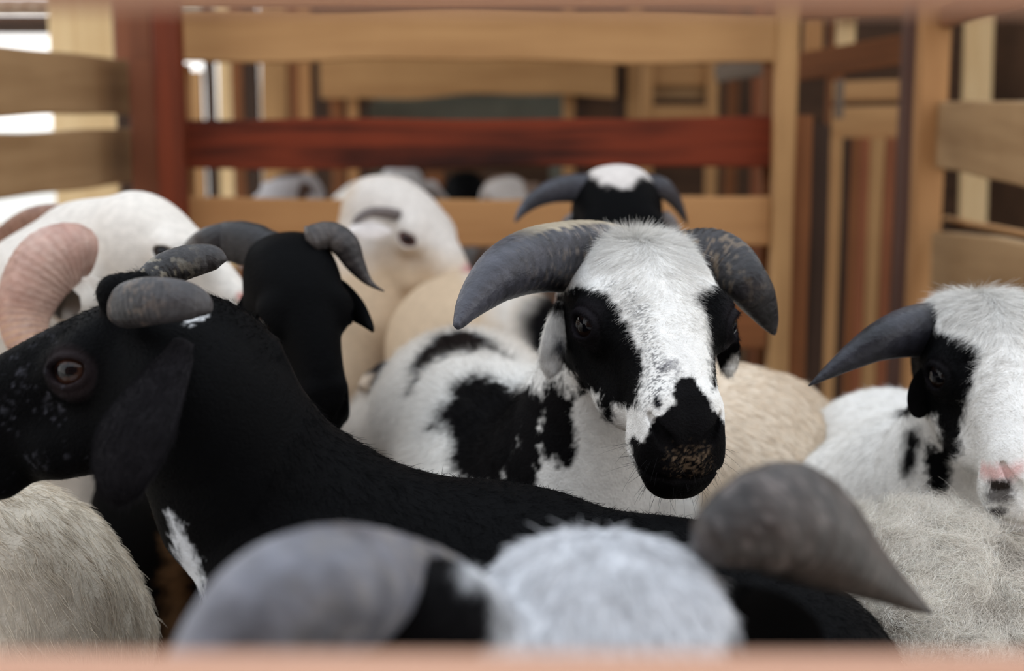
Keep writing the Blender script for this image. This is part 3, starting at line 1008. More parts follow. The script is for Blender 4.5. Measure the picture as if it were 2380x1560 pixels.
def horn_wear(edge_col, hi, thr=0.35, keel=None):
    def w(p, t, c, up=None):
        n = noise(p, 170, 41) + 0.8 * noise(p, 420, 42)
        a = np.clip((n - thr) * 3, 0, 0.55) * np.clip(1.2 - t * 1.6, 0, 1)
        a = a[:, None]
        return c * (1 - a) + np.array(edge_col) * a
    return w


hwA = horn_wear(srgb(150, 136, 122), 1)


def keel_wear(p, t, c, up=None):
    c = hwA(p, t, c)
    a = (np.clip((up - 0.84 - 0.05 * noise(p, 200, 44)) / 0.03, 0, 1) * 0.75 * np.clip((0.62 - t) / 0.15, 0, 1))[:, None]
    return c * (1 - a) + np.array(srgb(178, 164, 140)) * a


horn(SA.root, [(1450, 606, 1.36, 80), (1375, 594, 1.325, 86), (1300, 594, 1.29, 82), (1232, 604, 1.255, 76), (1170, 632, 1.22, 66), (1122, 674, 1.20, 50), (1090, 712, 1.185, 34), (1070, 745, 1.175, 19), (1061, 758, 1.17, 10)], rings=24, amp=0.03, wear=keel_wear, col=srgb(76, 76, 84), col2=srgb(30, 29, 32), seed=1)
horn(SA.root, [(1580, 606, 1.37, 66), (1650, 606, 1.35, 72), (1700, 626, 1.335, 66), (1738, 664, 1.315, 54), (1764, 704, 1.32, 42), (1783, 740, 1.325, 27), (1794, 764, 1.33, 14), (1799, 775, 1.33, 7)], rings=22, amp=0.04, wear=horn_wear(srgb(160, 138, 112), 1, 0.3), col=srgb(62, 58, 60), col2=srgb(28, 26, 27), seed=2)

earA_coat = coat_fn(WHITE, [Patch(ell(1301, 803, 13, 17), 1.27, srgb(70, 70, 76), .004, .003, 200), Patch(ell(1311, 826, 6, 18), 1.27, srgb(20, 18, 20), .002, .001, 200), Patch([(1275, 700), (1330, 690), (1330, 740), (1312, 735), (1290, 722)], 1.27, BLACKB, .004, .003, 200)])
ear(SA.root, [(1308, 706, 1.29, 16), (1298, 738, 1.285, 24), (1291, 775, 1.28, 31), (1286, 812, 1.275, 34), (1283, 842, 1.275, 31), (1282, 862, 1.275, 19), (1283, 873, 1.275, 6)], cv(.5, 0, .85), earA_coat, curl=0.42, thick=0.006, furn=9000, flen=0.006)
earA2 = coat_fn(BLACKB, [Patch([(1694, 880), (1712, 830), (1720, 900), (1700, 885)] if False else [(1672, 874), (1690, 850), (1700, 828), (1712, 818), (1722, 850), (1715, 890), (1670, 890)], 1.3, WHITE, .002, .002, 200)])
ear(SA.root, [(1672, 740, 1.29, 26), (1684, 775, 1.30, 30), (1690, 812, 1.305, 30), (1692, 842, 1.31, 24), (1694, 862, 1.31, 14), (1695, 873, 1.31, 4)], cv(-.4, 0, .9), earA2, curl=0.4, thick=0.005, furn=6000, flen=0.006)


def face_flow(H, crown=0.0):
    def fl(p, n):
        l = H.loc(p)
        lat = np.sign(l[:, 0]) * np.clip(np.abs(l[:, 0]) / 0.02, 0, 1)
        y = l[:, 1]
        v = np.stack([lat * np.clip(1.1 - (y / 0.12), 0.45, 1.1), np.where(y < 0.02, 0.9, np.where(y < 0.07, 0.5, -0.35)), -0.35 * np.clip(y / 0.1, 0, 1)], 1)
        v[:, 1] = np.interp(y, [-0.14, -0.11, -0.06, 0.03, 0.08, 0.13, 0.2], [-0.6, 0.2, 0.7, 0.8, 0.15, -0.6, -0.9])
        w = v @ H.R
        back = np.array([0.0, 0.3, -1.0])
        m = np.clip((np.linalg.norm(l - [0, .04, -.02], axis=1) - 0.13) / 0.05, 0, 1)[:, None]
        return w * (1 - m) + back * m
    return fl


def head_dens(H, body=0.12, far=0.0):
    def f(p):
        l = H.loc(p); r = np.linalg.norm(l - [0, .05, -.02], axis=1)
        w = np.where(r < 0.15, 1.0, body)
        re = np.minimum(np.linalg.norm(l - EYE, axis=1), np.linalg.norm(l - EYE * [-1, 1, 1], axis=1))
        w = w * np.clip((re - 0.015) / 0.012, 0, 1)
        w = w * np.where((l[:, 1] > 0.165) & (l[:, 2] < 0.0) & (r < .2), 0.45, 1)
        w = w * np.clip((p[:, 2] - 0.35) / 0.1, 0, 1)
        return w
    return f


def face_len(H, crown=0.022, face=0.006, body=0.012, muz=0.0028):
    def f(p):
        l = H.loc(p); r = np.linalg.norm(l - [0, .05, -.02], axis=1)
        y = l[:, 1]
        L = np.interp(y, [-0.06, -0.02, 0.02, 0.05, 0.09, 0.15, 0.18], [crown, crown, crown * 0.62, face * 1.5, face, face * 0.7, muz])
        mid = np.clip(1 - (np.abs(l[:, 0]) - 0.03) / 0.02, 0, 1)
        L = L * mid + (1 - mid) * face * 0.75
        L = np.where(l[:, 2] < -0.02, face * 0.8, L)
        return np.where(r < 0.17, L, body)
    return f


SA.fur(count=380000, length=face_len(HA, .016, .0052), flow=face_flow(HA), dens=head_dens(HA, 0.10), radius=0.00011, lift=lambda p: np.interp(HA.loc(p)[:, 1], [-.07, -.045, -.02, .03, .06], [.6, .42, .12, .14, .16]), jitter=0.13, clump=0.45, segs=4)

fur('whiskers', SA.root, SA.v, SA.q, SA.f, coat_fn(srgb(34, 32, 34), []), 90, 0.020, lambda p, n: HA.vec((0, -.1, -1))[None] + n * 0.2,
    dens=lambda p: ((HA.loc(p)[:, 1] > .155) & (HA.loc(p)[:, 1] < .2) & (HA.loc(p)[:, 2] < -.03) & (np.abs(HA.loc(p)[:, 0]) < .05)) * 1.0, radius=0.00012, lift=0.7, jitter=0.3, segs=6)

# ---- white-faced ram at the right edge ---------------------------------------------
HF = Head(P(2302, 826, 1.35), cv(-.05, -.53, .84), cv(-.03, .84, .53), 0.97, 1.08)
dF = 1.26


def q3(*pts):   # close crop of the right ram -> photograph pixels
    return [(2040 + x / 2.4383, 640 + y / 2.4383) for x, y in pts]


F_patches = [
    Patch(q3((60, 60), (330, 125), (310, 215), (330, 280), (400, 305), (480, 330), (560, 385), (605, 440), (590, 490), (555, 540), (545, 600), (520, 690), (495, 770), (480, 850), (470, 930), (478, 1010), (430, 1080), (420, 1180), (395, 1300), (330, 1310), (280, 1240), (255, 1140), (262, 1020), (268, 945), (320, 1000), (352, 1010), (345, 900), (325, 800), (60, 800)), dF, BLACK, 0.003, 0.003, 260, far=0.36),
    Patch([(2440, 660), (2600, 660), (2600, 1140), (2450, 1120), (2440, 1000), (2420, 900), (2400, 820), (2420, 760)], dF, BLACK, 0.003, 0.003, 260, far=0.14),
    Patch(q3((540, 1050), (560, 1060), (640, 1075), (740, 1080), (829, 1060), (829, 1110), (790, 1140), (740, 1165), (690, 1165), (640, 1170), (600, 1150), (570, 1110)), 1.2, srgb(222, 184, 178), 0.004, 0.002, 300, far=0.05),
    Patch(q3((605, 1240), (640, 1165), (740, 1160), (775, 1200), (770, 1260), (740, 1300), (620, 1295)), 1.2, srgb(110, 106, 104), 0.004, 0.003, 400, far=0.05),
    Patch(q3((628, 1165), (660, 1158), (740, 1165), (755, 1190), (740, 1215), (690, 1225), (640, 1215)), 1.2, srgb(40, 34, 30), 0.0012, 0.0015, 500, far=0.05),
    Patch(q3((620, 1330), (660, 1318), (720, 1318), (740, 1335), (690, 1365), (640, 1360)), 1.2, srgb(70, 66, 66), 0.002, 0.0015, 500, far=0.05),
    Patch([(2108, 1000), (2134, 990), (2138, 1040), (2128, 1080), (2112, 1120), (2096, 1110), (2098, 1050)], 1.45, BLACKB, 0.005, 0.003, 100, near=-.3, far=.4),
]


def F_extra(p, c):
    l = HF.loc(p)
    r = np.linalg.norm(l - EYE, axis=1)
    a = (0.5 * np.clip(1 - (r - 0.012) / 0.014, 0, 1))[:, None]
    c = c * (1 - a) + np.array(srgb(48, 42, 46)) * a
    return c


F_coat = coat_fn(WHITE, F_patches, F_extra)
trunkF = C((2255, 1020, 1.44, .056), (2215, 1130, 1.48, .078), (2140, 1185, 1.56, .100), (2062, 1130, 1.78, .114), (2110, 1120, 1.96, .104))
SF = Sheep('white-faced ram cut by the right edge, black eye patch and pale pink nose', 'sheep', HF,
           [[(HF.wor((0, -.035, -.04)), .058)] + trunkF], hips4(trunkF[2][0] + [0, .05, 0], trunkF[4][0]), F_coat, hf=0.0021, hc=0.007, k=0.035)
eyes(SF.root, HF)
horn(SF.root, [(2235, 772, 1.42, 60), (2185, 764, 1.39, 64), (2120, 768, 1.355, 60), (2050, 790, 1.33, 47), (1985, 826, 1.325, 32), (1930, 862, 1.32, 17), (1893, 888, 1.315, 6), (1880, 897, 1.315, 2)], rings=14, amp=0.025, col=srgb(52, 52, 60), col2=srgb(22, 22, 26), seed=3)
horn(SF.root, [(2385, 772, 1.42, 60), (2440, 764, 1.39, 64), (2510, 772, 1.355, 60), (2580, 796, 1.33, 46), (2640, 832, 1.325, 30), (2690, 868, 1.32, 14), (2715, 890, 1.315, 3)], rings=14, amp=0.025, col=srgb(52, 52, 60), col2=srgb(22, 22, 26), seed=4)
earF = coat_fn(BLACKB, [])
ear(SF.root, [(2172, 855, 1.36, 20), (2152, 885, 1.355, 32), (2143, 915, 1.35, 38), (2140, 942, 1.35, 35), (2141, 960, 1.35, 25), (2144, 970, 1.35, 8)], cv(.3, 0, .95), earF, curl=0.3, thick=0.005)
ear(SF.root, [(2450, 862, 1.36, 20), (2470, 890, 1.355, 34), (2480, 918, 1.35, 38), (2482, 942, 1.35, 34), (2482, 958, 1.35, 24), (2480, 967, 1.35, 8)], cv(-.3, 0, .95), coat_fn(BLACKB, []), curl=0.3, thick=0.005)
SF.fur(count=240000, length=face_len(HF, 0.021, 0.0062, 0.012), flow=face_flow(HF), dens=head_dens(HF, 0.10), radius=0.00014, lift=0.2, jitter=0.14, clump=0.45)

# ---- black ram in profile, left ------------------------------------------------------
HI = Head(P(352, 838, 1.06), cv(-.96, -.23, .10), cv(-.23, .96, .12), 0.91)
I_coat = coat_fn(BLACK, [Patch([(392, 1200), (415, 1215), (452, 1290), (472, 1345), (466, 1410), (440, 1360), (410, 1280)], 1.08, srgb(215, 218, 222), .003, .003, 200),
                         Patch([(420, 740), (445, 728), (480, 732), (455, 748), (430, 750)], 1.0, srgb(215, 215, 215), .002, .003, 300)],
                 lambda p, c: I_face(p, c))


def I_face(p, c):
    l = HI.loc(p)
    r = np.minimum(np.linalg.norm(l - EYE, axis=1), np.linalg.norm(l - EYE * [-1, 1, 1], axis=1))
    a = (0.75 * np.clip(1 - (r - 0.013) / 0.013, 0, 1))[:, None]
    c = c * (1 - a) + np.array(srgb(74, 62, 64)) * a
    m = np.clip((0.5 * noise(p, 55, 51) + 0.6 * noise(p, 260, 52) + .4 * noise(p, 600, 53) - 0.25) * 1.6, 0, 1) * (l[:, 1] > 0.06) * (l[:, 1] < 0.25)  # face sheen painted into the coat as blotchy bluish grey
    m = (m * 0.5)[:, None]
    return c * (1 - m) + np.array(srgb(84, 84, 92)) * m


trunkI = C((430, 920, 1.03, .047), (512, 1005, 1.05, .050), (590, 1140, 1.08, .068), (790, 1330, 1.10, .086), (1150, 1475, 1.13, .114), (1560, 1560, 1.11, .110), (1795, 1640, 1.06, .100))
SI = Sheep('black ram in left profile with a brown eye, stubby grey horns and a drooping ear', 'sheep', HI,
           [[(HI.wor((0, -.035, -.03)), .062)] + trunkI], hips4(trunkI[3][0], trunkI[6][0]), I_coat, hf=0.0021, hc=0.006, k=0.035,
           extra=lambda p, d: smin(d, cap(p, P(270, 682, 1.02), P(320, 676, 1.03), .014, .014), .012))
eyes(SI.root, HI, iris=srgb(52, 32, 24))
hI = horn_wear(srgb(128, 112, 98), 1, 0.5)
horn(SI.root, [(285, 716, 1.000, 44), (300, 712, 0.990, 54), (340, 704, 0.983, 57), (385, 701, 0.980, 54), (425, 702, 0.980, 48), (455, 706, 0.983, 39), (476, 712, 0.985, 26), (489, 718, 0.990, 9)], rings=20, amp=0.03, wear=hI, col=srgb(72, 69, 70), col2=srgb(40, 38, 39), seed=5)
horn(SI.root, [(330, 668, 1.085, 32), (380, 632, 1.095, 40), (430, 612, 1.100, 40), (475, 602, 1.105, 35), (505, 600, 1.105, 26), (524, 602, 1.105, 8)], rings=14, amp=0.03, wear=horn_wear(srgb(170, 160, 140), 1, 0.4), col=srgb(60, 56, 56), col2=srgb(32, 30, 30), seed=6)
ear(SI.root, [(425, 800, 0.995, 34), (392, 860, 0.980, 58), (352, 930, 0.960, 82), (316, 1005, 0.945, 97), (293, 1070, 0.937, 86), (279, 1120, 0.933, 66), (272, 1150, 0.933, 42), (269, 1166, 0.933, 12)], cv(.25, .1, -.9), coat_fn(srgb(26, 24, 26), []), curl=0.22, thick=0.004, furn=26000, flen=0.006)
SI.fur(count=110000, length=face_len(HI, 0.008, 0.0045, 0.010), flow=face_flow(HI), dens=head_dens(HI, 0.35), radius=0.00018, lift=0.2, jitter=0.2, clump=0.3)

# ---- blurred ram close to the camera --------------------------------------------------
HH = Head(P(1400, 1680, 0.66), cv(-.05, -.85, .52), cv(.02, .55, .83), 1.0, 1.1)
H_patches = [
    Patch([(700, 1200), (1100, 1270), (1095, 1340), (1150, 1380), (1165, 1440), (1150, 1500), (1120, 1560), (1130, 1900), (700, 1900)], .63, BLACKB, .006, .004, 100, far=.12),
    Patch([(1760, 1280), (1700, 1330), (1715, 1400), (1690, 1480), (1655, 1560), (1650, 1900), (2100, 1900), (2100, 1280)], .63, BLACKB, .006, .004, 100, far=.12),
]
trunkH = C((1400, 1800, .74, .065), (1330, 2100, .72, .09), (900, 2350, .70, .108), (200, 2500, .70, .11), (-300, 2550, .72, .11))
SH = Sheep('blurred ram close to the camera, white crown between two big curved horns', 'sheep', HH,
           [[(HH.wor((0, -.035, -.03)), .062)] + trunkH], hips4(trunkH[2][0], trunkH[4][0]), coat_fn(srgb(220, 221, 224), H_patches), hf=0.0035, hc=0.009, k=0.03,
           extra=lambda p, d: smin(d, cap(p, P(1010, 1490, .625), P(1040, 1650, .63), .036, .045), .02))
eyes(SH.root, HH)
horn(SH.root, [(1080, 1430, .70, 100), (1000, 1400, .67, 130), (890, 1385, .635, 155), (770, 1385, .585, 172), (650, 1420, .565, 170), (560, 1500, .555, 155), (505, 1600, .55, 135), (490, 1720, .55, 105), (510, 1830, .55, 60), (540, 1880, .55, 15)], rings=16, amp=0.03, col=srgb(122, 123, 132), col2=srgb(78, 77, 82), wear=horn_wear(srgb(160, 150, 136), 1, 0.2), seed=7)
horn(SH.root, [(1640, 1260, .68, 60), (1700, 1235, .69, 95), (1775, 1215, .70, 125), (1850, 1220, .715, 138), (1925, 1262, .73, 118), (1990, 1310, .75, 82), (2060, 1358, .775, 48), (2120, 1398, .80, 24), (2165, 1425, .82, 4)], rings=14, amp=0.03, col=srgb(76, 68, 64), col2=srgb(40, 36, 35), wear=horn_wear(srgb(124, 114, 110), 1, 0.5), seed=8)
ear(SH.root, [(1700, 1400, .69, 60), (1760, 1440, .70, 95), (1810, 1490, .71, 105), (1840, 1540, .715, 80), (1850, 1590, .72, 20)], cv(-.2, -.2, .9), coat_fn(BLACK, []), curl=0.3, thick=0.005)
ear(SH.root, [(1110, 1520, .64, 60), (1060, 1600, .63, 95), (1020, 1680, .62, 100), (1000, 1760, .62, 70), (990, 1820, .62, 15)], cv(.2, -.2, .9), coat_fn(BLACK, []), curl=0.3, thick=0.005)
SH.fur(count=120000, length=face_len(HH, 0.013, 0.008, 0.012), flow=lambda p, n: HH.loc(p)[:, :1] * 9 * HH.R[0] + HH.R[1], dens=head_dens(HH, 0.2), radius=0.0003, lift=0.2, jitter=0.15, clump=0.3)

# ---- woolly sheep, lower right -----------------------------------------------------------
WOOL = srgb(240, 232, 220)
trunkG = C((2000, 1490, 1.31, .112), (2160, 1545, 1.27, .125), (2450, 1690, 1.24, .135), (2700, 1740, 1.25, .125))


def G_extra(p, c):
    n = noise(p, 26, 61) + 0.6 * noise(p, 70, 62)
    a = np.clip((n - 0.25) * 1.3, 0, 0.6)[:, None]
    return c * (1 - a) + np.array(srgb(150, 138, 124)) * a


SG = Sheep('woolly greyish cream sheep back with curly fleece in the lower right corner', 'sheep', None, [trunkG], hips4(trunkG[3][0], trunkG[0][0] + [.06, 0, 0]), coat_fn(WOOL, [], G_extra), hc=0.006, wool=0.009, wscale=40)
SG.fur('fleece', count=360000, length=0.019, flow=lambda p, n: np.stack([noise(p, 62, 71), noise(p, 62, 72), noise(p, 62, 73)], 1) * 1.6 + [0.2, 0, -0.2], dens=lambda p: np.clip((p[:, 2] - .4) / .1, 0, 1), radius=0.00013, lift=0.3, jitter=0.2, curl=0.42, segs=7, clump=0.8)

# ---- cream sheep, lower left ----------------------------------------------------------------
trunkL = C((-60, 1470, 1.22, .138), (-180, 1440, 1.36, .135), (-300, 1380, 1.52, .12))


def L_extra(p, c):
    n = noise(p * [1, 1, .35], 40, 63) + 0.5 * noise(p * [1, 1, .4], 110, 64)
    a = np.clip(n * 0.5, 0, 0.4)[:, None]
    return c * (1 - a) + np.array(srgb(170, 152, 128)) * a


SL = Sheep('cream short-haired sheep flank in the lower left corner below the black ram', 'sheep', None, [trunkL], hips4(trunkL[0][0], trunkL[2][0]), coat_fn(srgb(214, 202, 184), [], L_extra), hc=0.006, wool=0.002, wscale=30)
SL.fur(count=70000, length=0.014, flow=lambda p, n: np.tile([0.2, -0.1, -1.0], (len(p), 1)), dens=lambda p: np.clip((p[:, 2] - .4) / .1, 0, 1), radius=0.00028, lift=0.12, jitter=0.15, clump=0.6)

# ---- cream sheep behind the piebald ram on the right ---------------------------------------------
trunkE = C((1610, 1130, 1.66, .100), (1692, 1090, 1.76, .120), (1762, 1068, 1.92, .110), (1760, 1060, 2.08, .105))
SE = Sheep('cream sheep body behind the muzzle of the piebald ram', 'sheep', None, [trunkE], hips4(trunkE[0][0], trunkE[3][0]), coat_fn(srgb(220, 202, 180), []), hc=0.008, wool=0.002, wscale=25)
SE.fur(count=40000, length=0.014, flow=lambda p, n: np.tile([0.3, 0.2, -1.0], (len(p), 1)), dens=lambda p: np.clip((p[:, 2] - .4) / .1, 0, 1), radius=0.0004, lift=0.10, jitter=0.1, lenvar=.2)

# ---- black ram in the middle distance -------------------------------------------------------------
HJ = Head(P(690, 672, 1.50), cv(.30, -.84, .46), cv(.22, .52, .83), 0.78)
trunkJ = C((655, 880, 1.60, .055), (520, 1040, 1.70, .092), (460, 1150, 1.82, .105), (450, 1120, 2.06, .105))
SJ = Sheep('black ram with thin-tipped horns behind the black ram in profile', 'sheep', HJ,
           [[(HJ.wor((0, -.035, -.03)), .046)] + trunkJ], hips4(trunkJ[2][0], trunkJ[3][0] + [0, .06, 0], .06), coat_fn(BLACK, [Patch([(380, 1200), (430, 1230), (440, 1420), (400, 1560), (380, 1400)], 1.7, srgb(120, 92, 66), .01, .01, 60)]), hf=0.003, hc=0.009, k=0.035)
eyes(SJ.root, HJ)
horn(SJ.root, [(630, 585, 1.54, 50), (580, 566, 1.55, 52), (530, 560, 1.56, 47), (480, 568, 1.57, 38), (445, 588, 1.70, 27), (425, 612, 1.70, 12)], rings=12, amp=0.03, col=srgb(56, 52, 52), col2=srgb(34, 32, 34), seed=9)
horn(SJ.root, [(720, 560, 1.50, 34), (765, 548, 1.51, 32), (800, 570, 1.51, 33), (824, 612, 1.51, 24), (848, 646, 1.51, 13), (868, 664, 1.51, 6), (892, 677, 1.51, 2)], rings=12, amp=0.03, col=srgb(84, 76, 72), col2=srgb(40, 36, 36), seed=10)
ear(SJ.root, [(750, 660, 1.52, 34), (790, 690, 1.51, 38), (825, 718, 1.50, 30), (850, 745, 1.49, 17), (867, 770, 1.48, 4)], cv(0, -.3, .9), coat_fn(BLACK, []), curl=0.2, thick=0.004)
ear(SJ.root, [(600, 690, 1.54, 34), (580, 740, 1.54, 38), (570, 790, 1.54, 30), (565, 830, 1.54, 17), (562, 850, 1.54, 4)], cv(0, -.3, .9), coat_fn(BLACK, []), curl=0.2, thick=0.004)

# ---- white ram with pinkish horns, left -----------------------------------------------------------
HK = Head(P(366, 574, 1.76), cv(.80, -.45, .35), cv(.42, .88, .15), 0.85)
trunkK = C((195, 590, 1.79, .060), (110, 700, 1.76, .085), (40, 830, 1.80, .105), (20, 880, 1.92, .115), (60, 830, 2.25, .115))
SK = Sheep('white ram with curled pinkish horns facing right, upper left', 'sheep', HK,
           [[(HK.wor((0, -.035, -.02)), .072)] + trunkK], hips4(trunkK[2][0], trunkK[4][0]),
           coat_fn(srgb(228, 220, 210), [Patch(ell(574, 690, 22, 13), 1.66, srgb(196, 130, 120), .004, .003, 100, far=.2)]), hf=0.003, hc=0.009, k=0.03,
           extra=lambda p, d: smin(d, np.linalg.norm(p - P(165, 700, 1.60), axis=1) - 0.028, 0.01))
eyes(SK.root, HK)
PK = srgb(196, 164, 150); PK2 = srgb(170, 128, 114)


def bandk(p, t, c, up=None):
    s = 0.5 + 0.5 * np.sin(t * 170 + 2 * noise(p, 30, 81))
    a = (np.clip((t - 0.5) * 4, 0, 1) * s * 0.5)[:, None]
    return c * (1 - a) + np.array(srgb(222, 176, 132)) * a


horn(SK.root, [(205, 590, 1.60, 52), (165, 585, 1.585, 72), (115, 610, 1.57, 80), (75, 665, 1.56, 74), (55, 730, 1.555, 62), (62, 790, 1.55, 50), (95, 840, 1.55, 36), (130, 860, 1.55, 18), (150, 862, 1.55, 5)], rings=26, amp=0.03, col=PK, col2=PK2, wear=bandk, seed=11)
horn(SK.root, [(190, 520, 1.78, 34), (140, 510, 1.79, 38), (80, 520, 1.80, 40), (25, 555, 1.81, 38), (-15, 610, 1.82, 34), (-30, 680, 1.82, 24), (-20, 730, 1.82, 8)], rings=22, amp=0.03, col=srgb(164, 128, 108), col2=srgb(130, 92, 76), wear=bandk, seed=12)
ear(SK.root, [(225, 650, 1.63, 26), (195, 690, 1.62, 34), (170, 720, 1.61, 30), (150, 745, 1.60, 10)], cv(0, .2, .9), coat_fn(srgb(228, 220, 210), []), curl=0.2, thick=0.006)

# ---- white sheep facing right at the back ------------------------------------------------------------
HC_ = Head(P(936, 510, 2.46), cv(.62, -.70, .30), cv(.60, .62, .40), 1.12)
trunkC = C((868, 640, 2.50, .083), (835, 740, 2.50, .11), (770, 880, 2.50, .115), (730, 860, 2.78, .11))
SCs = Sheep('white sheep with a small curled grey horn at the back, head turned right', 'sheep', HC_,
            [[(HC_.wor((0, -.035, -.03)), .066)] + trunkC], hips4(trunkC[2][0], trunkC[3][0], .055),
            coat_fn(srgb(208, 184, 156), [Patch([(800, 380), (1200, 380), (1200, 640), (1085, 660), (1085, 610), (990, 600), (800, 590)], 2.46, srgb(222, 214, 206), .03, .015, 20), Patch(ell(1088, 625, 14, 12), 2.4, srgb(206, 150, 148), .005, .003, 100, far=.25)]), hf=0.004, hc=0.01, k=0.035)
eyes(SCs.root, HC_, iris=srgb(110, 80, 76), white=srgb(150, 110, 104))
horn(SCs.root, [(925, 500, 2.39, 14), (895, 494, 2.37, 14), (860, 494, 2.35, 12), (832, 508, 2.33, 9), (818, 526, 2.33, 3)], rings=10, amp=0.04, col=srgb(128, 118, 116), col2=srgb(90, 84, 84), seed=13)
ear(SCs.root, [(905, 540, 2.37, 12), (870, 536, 2.35, 24), (838, 536, 2.33, 24), (812, 540, 2.32, 10), (800, 542, 2.32, 3)], cv(0, .3, .9), coat_fn(srgb(228, 220, 216), []), curl=0.15, thick=0.006)

# ---- cream sheep in the middle distance ---------------------------------------------------------------
trunkB = C((1120, 830, 2.26, .110), (1075, 815, 2.34, .118), (1090, 800, 2.52, .108), (1100, 790, 2.72, .105))
SB = Sheep('cream sheep back with a black side patch, below the piebald ram\'s left-hand horn', 'sheep', None, [trunkB, C((1120, 830, 2.26, .11), (1200, 810, 2.24, .085), (1260, 860, 2.2, .07))], hips4(trunkB[0][0], trunkB[3][0], .06),
           coat_fn(srgb(204, 180, 152), [Patch([(1196, 740), (1210, 705), (1245, 685), (1300, 680), (1400, 700), (1400, 920), (1290, 900), (1262, 890), (1232, 860), (1208, 810)], 2.2, BLACKB, .006, .004, 60),
                                         Patch([(1090, 640), (1260, 670), (1200, 750), (1210, 850), (1180, 800), (1120, 700)], 2.2, srgb(222, 214, 204), .02, .01, 20)]), hc=0.009)
# tail of the piebald ram
ta = C((930, 855, 1.96, .015), (895, 874, 1.93, .017), (866, 888, 1.91, .014), (845, 898, 1.90, .008))
tf = chain(ta, 0.01)
tv, tq = extract(tf, np.min([q for q, r in ta], 0) - .03, np.max([q for q, r in ta], 0) + .03, None, .003, .003)
me = mesh_from('tail', tv, tq); set_col(me, coat_fn(srgb(30, 26, 26), [Patch([(820, 870), (862, 872), (856, 920), (820, 930)], 1.9, srgb(190, 170, 150), .006, .004, 150)])(tv)); me.materials.append(M_SKIN)
link('tail', me, SA.root)['label'] = 'black tail with a pale tip'

# ---- ram at the back with a white crown ---------------------------------------------------------------
HD = Head(P(1440, 500, 2.02), cv(.04, -.80, .58), cv(0, .6, .8), 0.95)
trunkD = C((1430, 600, 2.10, .075), (1440, 720, 2.20, .09), (1455, 800, 2.36, .095), (1440, 780, 2.75, .105))
SD = Sheep('black-faced ram with a white crown and spreading horns behind the piebald ram', 'sheep', HD,
           [[(HD.wor((0, -.035, -.03)), .064)] + trunkD], hips4(trunkD[2][0], trunkD[3][0]),
           coat_fn(srgb(214, 206, 200), [Patch([(1300, 415), (1372, 404), (1392, 425), (1425, 432), (1440, 440), (1475, 428), (1495, 408), (1515, 415), (1600, 430), (1600, 640), (1300, 640)], 1.96, BLACK, .004, .004, 120, far=.16)]), hf=0.004, hc=0.01, k=0.035)
eyes(SD.root, HD)
horn(SD.root, [(1372, 438, 2.04, 36), (1330, 436, 2.04, 33), (1285, 443, 2.03, 28), (1245, 462, 2.02, 20), (1215, 488, 2.01, 12), (1197, 515, 2.0, 3)], rings=12, amp=0.03, col=srgb(74, 74, 82), seed=14)
horn(SD.root, [(1500, 434, 2.04, 30), (1535, 438, 2.04, 26), (1560, 456, 2.05, 19), (1577, 480, 2.06, 13), (1590, 505, 2.07, 7), (1597, 522, 2.08, 2)], rings=12, amp=0.03, col=srgb(60, 58, 64), seed=15)
ear(SD.root, [(1345, 500, 2.05, 16), (1325, 520, 2.06, 20), (1310, 545, 2.07, 18), (1300, 565, 2.07, 5)], cv(.3, 0, .9), coat_fn(srgb(170, 168, 172), []), curl=0.2, thick=0.004)
ear(SD.root, [(1540, 500, 2.05, 16), (1555, 520, 2.06, 20), (1565, 545, 2.07, 18), (1570, 565, 2.07, 5)], cv(-.3, 0, .9), coat_fn(srgb(150, 148, 152), []), curl=0.2, thick=0.004)

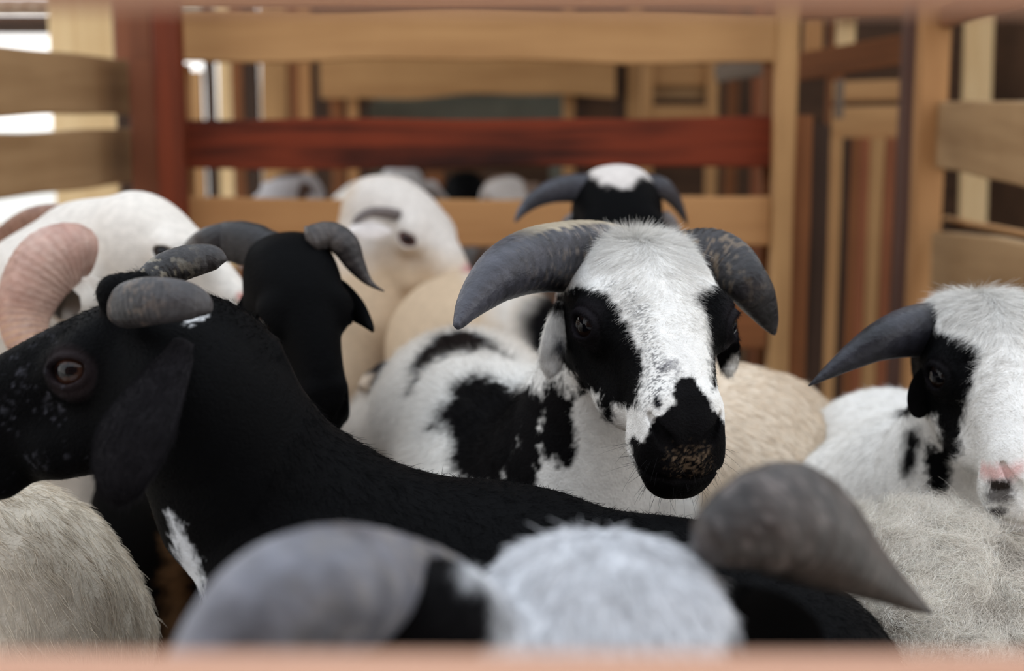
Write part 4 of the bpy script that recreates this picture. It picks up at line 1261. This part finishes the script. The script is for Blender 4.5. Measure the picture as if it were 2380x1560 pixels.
# ---- sheep of the next pen, seen between the rails --------------------------------------------------------
far = [
    ((932, 455, 3.75), cv(.05, -.9, .3), cv(0, .4, .9), .9, srgb(196, 194, 194), None, (.1, 1), 'pale grey sheep in the next pen, head above the lower back rail'),
    ((1085, 455, 4.45), cv(.2, -.8, .5), cv(0, .6, .8), 1.05, BLACK, None, (.1, 1), 'black sheep in the next pen between the red rail and the lower rail'),
    ((1195, 470, 3.8), cv(.5, -.7, .4), cv(.2, .6, .8), 1.0, srgb(140, 118, 104), srgb(210, 204, 200), (.25, 1), 'brown and white mottled sheep in the next pen beside the black one'),
    ((830, 465, 4.45), cv(-.6, -.6, .4), cv(-.3, .8, .5), .95, srgb(236, 232, 226), None, (-.1, 1), 'bright white sheep in the next pen left of the pale grey one'),
    ((660, 465, 3.6), cv(-.5, -.7, .4), cv(-.2, .7, .7), 1.0, srgb(190, 186, 188), srgb(90, 70, 60), (-.2, 1), 'grey and brown sheep in the next pen near the red post'),
]
for (o, F_, U_, s_, c1, c2_, (bx, by), lab) in far:
    Hd = Head(P(*o), F_, U_, s_)
    b0 = Hd.wor((0, -.05, -.04)); bd = np.array([bx, by, 0]) / math.hypot(bx, by)
    t_ = [(b0, .06), (b0 + bd * .1 + [0, 0, -.1], .075), (b0 + bd * .2 + [0, 0, -.18], .10), (b0 + bd * .55 + [0, 0, -.18], .11)]
    ex = None
    if c2_ is not None:
        def ex(p, c, c2_=c2_):
            a = np.clip(noise(p, 14, 91) * 6, 0, 1)[:, None]
            return c * (1 - a) + np.array(c2_) * a
    s = Sheep(lab, 'sheep', Hd, [t_], hips4(t_[2][0], t_[3][0], .06), coat_fn(c1, [], ex), hf=0.006, hc=0.014)
    eyes(s.root, Hd)
    for sg in (1, -1):
        q0 = Hd.wor((sg * .05, -.03, .0)); q1 = Hd.wor((sg * .09, -.03, -.02)); q2 = Hd.wor((sg * .13, -.01, -.06))
        ec = chain([(q0, .012), (q1, .018), (q2, .006)], .01)
        ev_, eq_ = extract(ec, np.min([q0, q1, q2], 0) - .03, np.max([q0, q1, q2], 0) + .03, None, .005, .005)
        me = mesh_from('ear', ev_, eq_); set_col(me, np.tile(c1, (len(ev_), 1))); me.materials.append(M_SKIN); link('ear', me, s.root)
